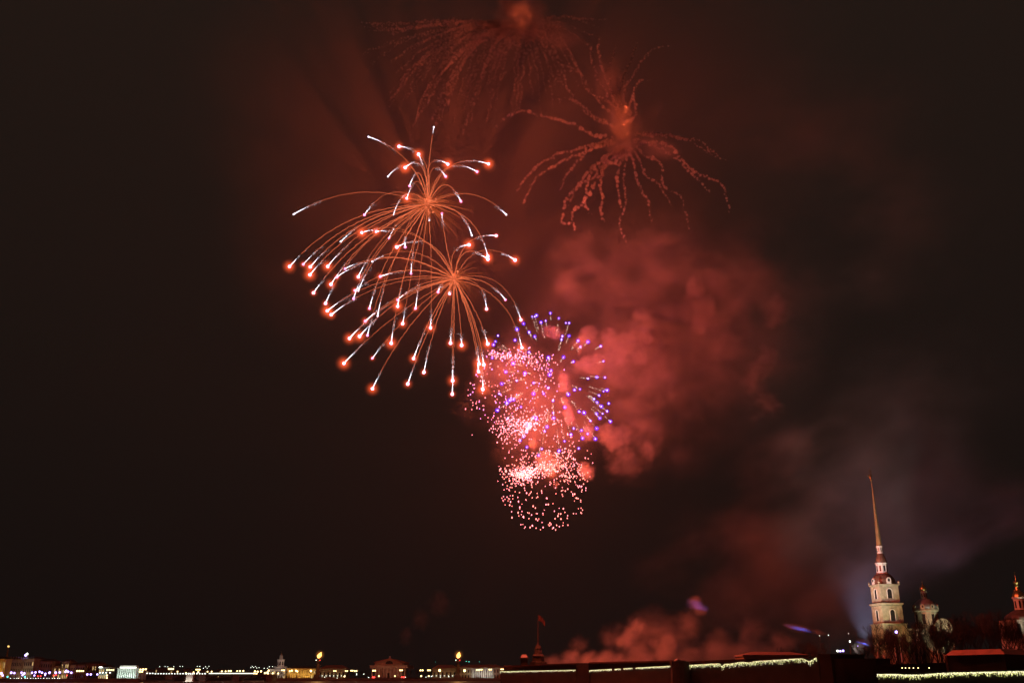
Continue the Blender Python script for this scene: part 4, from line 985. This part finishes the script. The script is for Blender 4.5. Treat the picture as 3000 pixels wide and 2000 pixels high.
glitter('pink glitter ball overlapping the violet burst, highest of the three glitter balls', (1503, 1140), 135, 118, [(1478, 1041, 26, 7, 95, .12), (1548, 1052, 24, 13, 70, .2), (1600, 1075, 26, 20, 40, .35), (1500, 1175, 60, 45, 50, 0)], ['pink_spark', 'magenta_spark', 'pink_spark', 'pink_spark'], 190,
        [(1480, 1040, .5, (1, .12, .06)), (1560, 1070, .5, (1, .11, .045)), (1560, 1150, .9, (1, .11, .045))], 3)
glitter('dense pink white glitter ball in the middle of the three glitter balls', (1575, 1290), 122, 78, [(1500, 1250, 32, 16, 150, -.05), (1545, 1250, 16, 9, 80, -.25), (1560, 1235, 45, 16, 70, -.1)], ['pink_spark', 'pink_spark'], 150,
        [(1530, 1250, .9, (1, .12, .045)), (1640, 1280, .7, (1, .11, .045))], 5)
glitter('lowest coral glitter ball with a white hot streak across it', (1596, 1435), 127, 122, [(1540, 1388, 16, 8, 190, -.2), (1525, 1385, 32, 9, 110, .05), (1590, 1370, 46, 11, 150, -.1), (1660, 1385, 26, 20, 90, 0), (1540, 1410, 38, 14, 60, 0), (1650, 1330, 36, 16, 50, 0)], ['coral_spark', 'pink_spark', 'coral_spark'], 250,
        [(1540, 1386, 1.2, (1, .13, .04)), (1640, 1385, 1.0, (1, .12, .04))], 8)

# ------------------------------------------------------------------ spent shells: lumpy smoke tendrils still hanging in the air
def tendril_burst(label, C_, Y, lines, r0, dens, core, seed):
    rr = random.Random(seed); p0 = at(*C_, Y); o = thing('smoke_burst', label, 'smoke', p0)
    m_ = even_smoke('tendril_smoke', dens, (.95, .9, .88))
    b = MB()
    for q in range(24): b.bead(p0 + Vector((rr.gauss(0,1), rr.gauss(0,1), rr.gauss(0,1.6)))*U*14, U*rr.uniform(.6, 1.4))
    b.build('dying_embers', M['ember_dim'], o)  # added glowing specks, a source for the fill lights
    for q in range(6): light('ember_light', 'POINT', p0 + Vector((rr.gauss(0, 14), rr.gauss(-22, 10), rr.gauss(4, 30)))*U, STAR_POWER*.0008, (1, .12, .035), o, 0)  # added fill lights that brighten the smoke core and tendrils
    for ln in lines:
        w = 1.0
        if isinstance(ln, tuple): w, ln = ln
        dep = rr.uniform(-1, 1)*30
        pts = []; rad = []
        # Catmull-Rom through the listed pixels
        q = [ln[0]] + list(ln) + [ln[-1]]
        N = 0
        for i in range(1, len(q)-2):
            L = math.dist(q[i], q[i+1]); n_ = max(3, int(L/5.5))
            for j in range(n_):
                t = j/n_
                f = lambda k: .5*((2*q[i][k]) + (-q[i-1][k]+q[i+1][k])*t + (2*q[i-1][k]-5*q[i][k]+4*q[i+1][k]-q[i+2][k])*t*t + (-q[i-1][k]+3*q[i][k]-3*q[i+1][k]+q[i+2][k])*t**3)
                pts.append((f(0), f(1)))
        sd = rr.uniform(0, 99); n_ = len(pts)
        P = []
        for j, (x, y) in enumerate(pts):
            t = j/max(1, n_-1)
            nx = noise.noise(Vector((j*.19, sd, 0)))*5.5 + noise.noise(Vector((j*.83, sd, 4)))*4.5; ny = noise.noise(Vector((j*.19, sd, 8)))*5.5 + noise.noise(Vector((j*.83, sd, 14)))*4.5
            P.append(at(x+nx, y+ny, Y + dep*t))
            rad.append(r0*w*U*(1.05 - .45*t)*(.62 + .9*abs(noise.noise(Vector((j*.5, sd, 3)))) + .45*rr.random()) * min(1, .35+j*.25) * min(1, .3+(n_-1-j)*.3))
        b = MB()
        for j in [q for q in range(len(P)) for _ in (0, 1)]:
            if rr.random() < .22: continue
            q_ = P[j] + Vector((rr.gauss(0,1), rr.gauss(0,1), rr.gauss(0,1)))*U*1.5
            b.ball(q_, rad[j]*rr.uniform(.5, 1.05), 2 if rad[j] > U*3 else 1, bump=.5, seed=sd+j)
        b.build('smoke_tendril', m_, o)
    for (x, y, rx, ry, rot_, d) in core:
        mb = MB(); mb.ball(Vector((0,0,0)), 1, 3)
        place('smoke_core', mb.mesh('smoke_core', d), o, at(x, y, Y), (rx*U, rx*U*.8, ry*U), (0, R(rot_), 0))
ce = lambda x, y: (1400+x/2.376, 100+y/2.376)
E_ = [[(800,700),(620,610),(440,570),(340,540),(220,560),(110,670)],[(880,750),(700,800),(560,830),(400,930),(260,1110)],[(880,770),(740,820),(560,900),(400,1010),(310,1200)],[(900,780),(800,800),(680,900),(600,1010),(565,1110)],
 [(930,830),(800,920),(720,1030),(620,1150),(590,1310),(690,1300)],[(950,850),(820,930),(760,1080),(740,1170),(800,1270)],[(980,860),(860,960),(865,1130),(850,1260),(900,1320)],[(800,1000),(700,1060),(640,1180),(620,1230)],[(740,1170),(690,1210),(650,1270),(670,1340),(650,1390)],
 [(1000,880),(970,1000),(990,1180),(1020,1230),(980,1310),(1020,1420),(1040,1490)],[(1030,880),(1015,1000),(1030,1120),(1015,1240)],[(1080,880),(1110,1030),(1180,1160),(1210,1330)],[(1120,860),(1165,980),(1260,1050),(1330,1160),(1360,1220)],
 [(1160,840),(1270,900),(1300,1070),(1400,1120),(1450,1260),(1480,1390)],[(1140,760),(1280,800),(1400,880),(1520,1010),(1630,1110)],[(1160,740),(1350,790),(1500,950),(1700,1060),(1760,1260)],[(1140,700),(1380,720),(1560,760),(1700,870)],[(1150,690),(1400,720),(1660,850),(1740,900)],
 [(980,560),(870,380),(800,200),(780,50)],[(960,500),(760,390),(700,230),(600,120)],[(1000,540),(920,360),(930,200),(960,60)],[(1020,540),(980,400),(1060,200),(1120,40)],[(1060,560),(1070,430),(1130,330),(1230,340)],[(1040,560),(1020,390),(1100,260),(1200,120),(1350,75)],
 [(1060,600),(1100,560),(1090,450),(1100,380)],[(940,560),(850,480),(700,270),(560,200)],[(900,620),(750,530),(640,400),(500,260)],[(820,600),(730,530),(680,470),(480,440)],[(980,540),(890,300),(840,120),(860,20)]]
lines = [[ce(l_[0][0]*.5+505, l_[0][1]*.5+335+(l_[0][1]>650)*20)] + [ce(*p) for p in l_] for l_ in E_]
coreE = smoke('spent_core_smoke', .24, edge=-.1, warp=.8, outer=.85, scale=1.8)
coreE2 = smoke('spent_core_thin', .10, edge=-.1, outer=.85, warp=1.1, scale=2.2, holes=.8)
tendril_burst('spent shell hanging as red lit smoke tendrils right of the top one', ce(1010, 660), FY+45, [(1.15 if i < 9 else .95, l_) for i, l_ in enumerate(lines)], 5.8, .60,
              [(*ce(1000, 640), 52, 100, -10, coreE), (*ce(1005, 790), 74, 60, 0, coreE), (*ce(1000, 620), 110, 180, -10, coreE2), (*ce(1260, 800), 120, 36, 18, coreE2), (*ce(940, 360), 90, 170, -12, coreE2)], 21)
cd = lambda x, y: (1000+x/2.138, y/2.138)
rr = random.Random(77); D_ = []
ends = [(160,200),(300,215),(170,420),(110,170),(330,480),(300,650),(330,760),(400,640),(470,760),(520,700),(560,780),(620,770),(660,650),(700,800),(760,720),(800,780),(850,640),(900,800),(960,720),(1000,520),(1080,600),(1120,700),(1200,640),(1280,600),(1330,700),(1390,590),(1450,640),(1500,560),(1560,300),(1640,180),(1480,420),(420,330),(520,420),(600,520),(700,560),(250,300),(1250,760),(1060,780),(430,860),(560,900),(760,860)]
ends += [(x+rr.uniform(-60, 60), y*rr.uniform(.7, .95)) for x, y in ends[:38]]
for ex, ey in ends:
    sx, sy = 1110+rr.uniform(-60, 80), 130+rr.uniform(-30, 60)
    dx = ex-sx
    D_.append((rr.uniform(.75, 1.1), [cd(sx+dx*.12, sy+(ey-sy)*.08), cd(sx+dx*.45, sy+(ey-sy)*.2-18), cd(sx+dx*.8, sy+(ey-sy)*.55), cd(ex, ey)]))
tendril_burst('large spent shell of faint red smoke tendrils at the top edge', cd(1120, 110), FY+70, D_, 5.8, .46,
              [(*cd(1060, 50), 52, 130, -38, coreE), (*cd(1190, 190), 80, 80, -40, coreE2), (*cd(1120, 130), 170, 120, -38, coreE2), (*cd(1350, 230), 150, 60, 25, coreE2), (*cd(1000, 330), 170, 110, 0, smoke('spent_veil', .012, edge=.0, warp=1.2))], 22)

# ------------------------------------------------------------------ drifting smoke
UNIT = []
for s in range(4):
    mb = MB(); mb.ball(Vector((0,0,0)), 1, 3); UNIT.append(mb)
SM = {}
def puffs(label, name, lst, Y, base, cat='smoke', kind=None, fill=0, flat=1.0):
    """lst: px, py, radius px, depth offset m, material key[, x stretch, tilt]"""
    p0 = at(*base, Y); o = thing(name, label, cat, p0, None, kind)
    rr = random.Random(label); lst = list(lst)
    for q in list(lst):
        for _ in range(fill if q[4] in ('lobe', 'ground_lobe') else 0):
            a = rr.uniform(0, 6.28); r = q[2]*rr.uniform(.4, .7); lst.append((q[0]+math.cos(a)*q[2]*.62, q[1]+math.sin(a)*q[2]*.62, r, q[3]+rr.uniform(-4, 4), q[4]))
    for q in lst:
        px, py, r, dy, mt = q[:5]; sx = q[5] if len(q) > 5 else 1; tl = q[6] if len(q) > 6 else 0
        if mt not in SM: SM[mt] = UNIT[0].mesh('puff', M[mt])
        rm = r*mpp(py, Y+dy)
        if len(q) < 6 and 'lobe' in mt: sx = rr.uniform(1.05, 1.6); tl = rr.uniform(-75, 20); rm *= 1.05
        place('puff', SM[mt], o, at(px, py, Y+dy), (rm*sx, rm*flat, rm), (0, R(tl), 0))
M['lobe'] = smoke('smoke_lobe', .07, edge=.30, outer=.64, warp=1.9, scale=1.9, detail=7, holes=.6, step=1.0)
M['lobe_thin'] = smoke('smoke_lobe_thin', .027, edge=-.05, outer=.66, warp=2.0, scale=2.0, detail=6, step=1.5, holes=.7)
M['veil'] = smoke('smoke_veil', .022, lo=.45, hi=.66, edge=-.15, warp=1.6, scale=3.0, detail=6, holes=.95, step=1.5, outer=.85)
M['pink_veil'] = smoke('pink_veil_smoke', .042, lo=.42, hi=.66, edge=-.15, warp=1.4, scale=2.4, detail=6, holes=.85, step=1.5, outer=.85)
M['cloud_body'] = smoke('cloud_body_smoke', .034, lo=.47, hi=.63, edge=-.25, warp=1.3, scale=4.2, detail=6, holes=1.0, step=1.5, outer=.85)
M['veil_thin'] = smoke('smoke_veil_thin', .0065, (.80, .78, .76), lo=.44, hi=.66, edge=-.2, warp=1.6, scale=1.8, detail=4, holes=.95, step=3, outer=.8)
M['dense'] = smoke('smoke_dense', .05, edge=.2, warp=1.9, scale=1.6, detail=6, holes=.6, step=1.2)
M['glow_veil'] = smoke('glow_veil_smoke', 1.7e-2, edge=-.75, warp=.55, scale=1.5, detail=3, outer=1.0, holes=.5, step=3)
c7 = lambda x, y: (1500+x/1.96, 650+y/1.96)
def L7(l_): return [(*c7(x, y), r/1.96*1.95, dy, mt, *ex) for (x, y, r, dy, mt, *ex) in l_]
Ys = FY + 50
puffs('tall main cloud of red lit smoke right of the violet burst', 'smoke_cloud', L7([
 (620,720,66,0,'lobe'),(700,690,76,4,'lobe'),(775,610,62,8,'lobe'),(650,800,96,0,'lobe_thin'),(540,790,70,-6,'lobe_thin'),(755,720,70,12,'lobe'),(690,600,50,10,'lobe_thin'),(600,640,50,4,'lobe_thin'),(830,690,80,14,'lobe_thin'),(780,830,90,10,'lobe_thin'),(900,600,70,12,'lobe_thin'),(620,900,90,8,'lobe_thin'),(760,930,90,10,'lobe_thin'),(900,880,90,14,'lobe_thin'),(720,560,50,10,'lobe_thin')]), Ys, c7(650, 760), fill=2)
puffs('pinkish bright smoke lobe touching the violet stars', 'smoke_cloud', L7([(430,655,52,0,'lobe'),(475,700,46,3,'lobe_thin'),(450,820,62,0,'lobe'),(500,800,56,4,'lobe_thin'),(400,840,40,0,'lobe_thin')]), FY+50, c7(440, 740), fill=1)
puffs('ridge of brown red smoke leaning right of the main cloud', 'smoke_cloud', L7([(1040,380,56,0,'lobe'),(1000,440,62,4,'lobe_thin'),(1090,540,76,6,'lobe'),(1150,640,88,8,'lobe_thin'),(1210,720,80,10,'lobe_thin'),(1080,480,60,4,'lobe_thin'),(880,520,60,0,'lobe_thin')]), Ys+12, c7(1080, 600), fill=1)
puffs('faint outermost red smoke column on the right of the display', 'smoke_cloud', L7([(1510,490,80,0,'lobe_thin'),(1460,780,60,2,'lobe_thin'),(1415,850,66,4,'lobe_thin'),(1385,945,50,0,'lobe_thin'),(1450,1050,70,4,'lobe_thin')]), Ys+20, c7(1440, 800))
puffs('two stacked smoke lobes right of the lowest stars of the violet burst', 'smoke_cloud', L7([(590,1230,66,0,'lobe'),(620,1310,62,2,'lobe_thin'),(560,1260,56,2,'lobe_thin'),(645,1390,70,6,'lobe_thin'),(700,1260,90,6,'lobe_thin'),(720,1150,90,8,'lobe_thin'),(800,1260,66,10,'lobe_thin'),(780,1310,60,8,'lobe_thin'),(830,1050,56,6,'lobe_thin'),(690,1065,76,8,'lobe_thin')]), FY+58, c7(600, 1280), fill=1)
puffs('thin veil of smoke wisps under the tendrils', 'smoke_cloud', [(1730,800,190,0,'veil',1.1),(1960,770,210,8,'veil',1.3),(2170,850,190,10,'veil',1.1)], Ys-10, c7(700, 300))
puffs('red glowing smoke veil inside the glitter balls', 'smoke_cloud', L7([(100,950,260,0,'pink_veil'),(200,1180,230,8,'pink_veil'),(390,1140,110,0,'lobe_thin'),(440,1000,90,5,'lobe_thin')]), FY+48, c7(150, 1000), flat=.45)
puffs('soft red glowing smoke veil far behind the two big bursts', 'smoke_veil', [(1300,560,720,0,'glow_veil',1.1,-20),(1560,260,800,14,'glow_veil',1.5,0),(1850,900,620,20,'glow_veil',1.2,0)], FY+125, (1250, 640), kind='stuff', flat=.4)
puffs('broad soft body of red smoke filling the space right of the display', 'smoke_cloud', [(1900,1040,470,0,'cloud_body',1.0),(2060,900,460,8,'cloud_body',1.15)], FY+72, (1950, 1000), flat=.42)
for x, y, r, lab, ex in ((300, 890, 36, 'small orange smoke knot right of the violet centre', (.8,)), (300, 950, 34, 'small orange smoke knot below the upper knot', ()), (305, 1040, 30, 'roundish orange smoke knot', ()), (325, 1110, 40, 'upright orange smoke knot at the violet rim', (.75,)),
        (30, 995, 22, 'small orange knot left in the glitter', ()), (240, 640, 36, 'orange smoke tuft between the upper violet stars', (1.5,)), (122, 1275, 27, 'upright orange smoke knot under the violet burst', (.8,)),
        (210, 1385, 54, 'wide orange smoke knot in the lowest glitter ball', (1.3,)), (430, 1425, 42, 'orange smoke plume right of the lowest glitter ball', ()), (435, 1250-50, 40, 'red smoke knot at the lower right violet stars', ()), (252, 1510, 20, 'tiny orange wisp low in the glitter ball', (.6,))):
    q = [(x, y, r, 0, 'dense', *ex)]
    if r > 38: q.append((x+r*.3, y+r*.8, r*.7, 1, 'dense'))
    puffs(lab, 'smoke_knot', L7(q), FY+24, c7(x, y))
# large faint drift towards the tower and beyond it
puffs('broad faint smoke bank drifting from the display towards the tower', 'smoke_cloud', [(2180,1600,260,0,'veil_thin',1.6,-20),(2400,1300,280,20,'veil_thin',1.5,-20)], 540, (2250, 1600))
puffs('thin brown smoke drifting in the upper right sky', 'smoke_cloud', [(2600,640,380,30,'veil_thin',1.5,-20),(2480,350,340,20,'veil_thin',1.5,-20)], 540, (2600, 600), flat=.6)
puffs('brown grey smoke drifting beyond the spire at the right edge', 'smoke_cloud', [(2720,1150,340,30,'veil_thin',1.6,-25)], 600, (2700, 1200), flat=.6)
M['grey_bank'] = smoke('grey_smoke_bank', .014, (.8, .82, .9), edge=-.1, warp=1.4, scale=1.5, step=1.5)
M['grey_wide'] = smoke('wide_grey_smoke', .013, (.82, .80, .80), lo=.42, hi=.68, edge=-.2, warp=1.3, scale=2.0, step=2, outer=.85)
puffs('bluish grey smoke bank behind the bell tower', 'smoke_cloud', [(2450,1750,210,0,'grey_bank',1.4,-30),(2760,1610,140,10,'grey_bank',2.0,-28),(2960,1480,150,20,'grey_bank',1.9,-25),(2620,1480,330,30,'grey_wide',1.4,-25),(2280,1690,260,24,'grey_wide',1.3,-15)], 620, (2600, 1720))
# smoke rolling over the fortress wall
M['ground_lobe'] = smoke('rolling_smoke', .11, edge=.0, warp=1.4, scale=1.4, detail=5)
M['ground_thin'] = smoke('rolling_smoke_thin', .032, edge=-.1, warp=1.6, scale=1.6, detail=5)
puffs('low red smoke rolling up from behind the fortress wall', 'smoke_cloud', [(1660,1945,60,0,'ground_thin',2.0),(1760,1945,60,2,'ground_thin',2.2),(1860,1940,70,4,'ground_thin',2.2),(1980,1935,70,8,'ground_thin',2.2),(2110,1925,80,14,'ground_thin',2.2),(2240,1910,80,20,'ground_thin',2.0),(1930,1860,110,12,'ground_thin',1.6),(1672,1928,42,0,'ground_lobe'),(1720,1930,40,2,'ground_lobe'),(1780,1932,50,4,'ground_lobe'),(1860,1830,36,8,'ground_lobe'),(1850,1870,52,6,'ground_lobe'),(1870,1920,62,6,'ground_lobe'),(1950,1900,60,10,'ground_lobe'),(1960,1870,40,10,'ground_thin'),(2020,1910,60,14,'ground_thin'),
 (1700,1890,46,4,'ground_thin'),(1620,1940,40,0,'ground_thin'),(1800,1870,70,8,'ground_thin'),(2100,1880,80,18,'ground_thin'),(2200,1860,90,22,'ground_thin'),(2020,1830,80,16,'ground_thin'),(2300,1880,70,24,'ground_thin')], 492, (1850, 1930), fill=1)
M['wisp'] = smoke('chimney_wisp', .022, lo=.4, hi=.68, edge=-.1, warp=1.5, scale=1.8, step=2)
puffs('faint wisp of chimney smoke over the exchange', 'smoke_wisp', [(1190,1865,44,0,'wisp',.8,25),(1235,1815,54,4,'wisp',.9,25),(1290,1770,60,8,'wisp',1,25)], 700, (1180, 1880))
# blue searchlight and the smoke patches it catches
ps = at(2572, 1894, 470); tg = at(2040, 1771, 500)
o = thing('searchlight', 'blue searchlight in the fortress yard throwing its beam left', 'searchlight', (ps.x, ps.y, 2.9))
b = MB(); b.lathe((ps.x, ps.y), [(.5, 2.9), (.3, ps.z-.6)], 8); b.build('stand', M['iron'], o)
b = MB(); d = (tg-ps).normalized(); b.tube([ps - d*.9, ps - d*.5, ps + d*.3], [.35, .6, .6], 10); b.build('barrel', M['iron'], o)
light('beam', 'SPOT', ps + d*.5, 1500000, (.07, .15, 1), o, .2, tg, spot_size=R(3.4), spot_blend=.6)
M['beam_patch'] = smoke('beam_patch_smoke', .1, edge=.1, warp=.9, scale=1.6)
puffs('small drifting smoke patch lit blue by the searchlight', 'smoke_patch', [(2035,1765,40,0,'beam_patch',1.0,35),(2052,1785,32,0,'beam_patch',1.1,35)], 500, (2040, 1771))
puffs('long smoke wisp lit blue along the searchlight beam', 'smoke_patch', [(2335,1838,22,0,'beam_patch',3.2,12),(2400,1852,16,0,'beam_patch',2.5,12)], 482, (2335, 1838))
puffs('blue lit smoke close to the searchlight', 'smoke_patch', [(2530,1880,22,0,'beam_patch',1.6,14)], 472, (2530, 1880))
# blue yard light behind the tower that tints the smoke
pb = at(2535, 1893, 590)
o = thing('yard_floodlight', 'bluish floodlight aimed at the smoke left of the bell tower', 'floodlight', (pb.x, pb.y, 2.9))
b = MB(); b.lathe((pb.x, pb.y), [(.2, 2.9), (.15, pb.z)], 6); b.build('mast', M['iron'], o)
b = MB(); b.box(pb.x-.6, pb.x+.6, pb.y-.4, pb.y+.4, pb.z+.01, pb.z+.6); b.build('lamp_housing', M['iron'], o)
light('beam', 'SPOT', (pb.x, pb.y, pb.z+.8), 110000, (.62, .62, .95), o, .3, at(2760, 1560, 640), spot_size=R(100), spot_blend=.8)
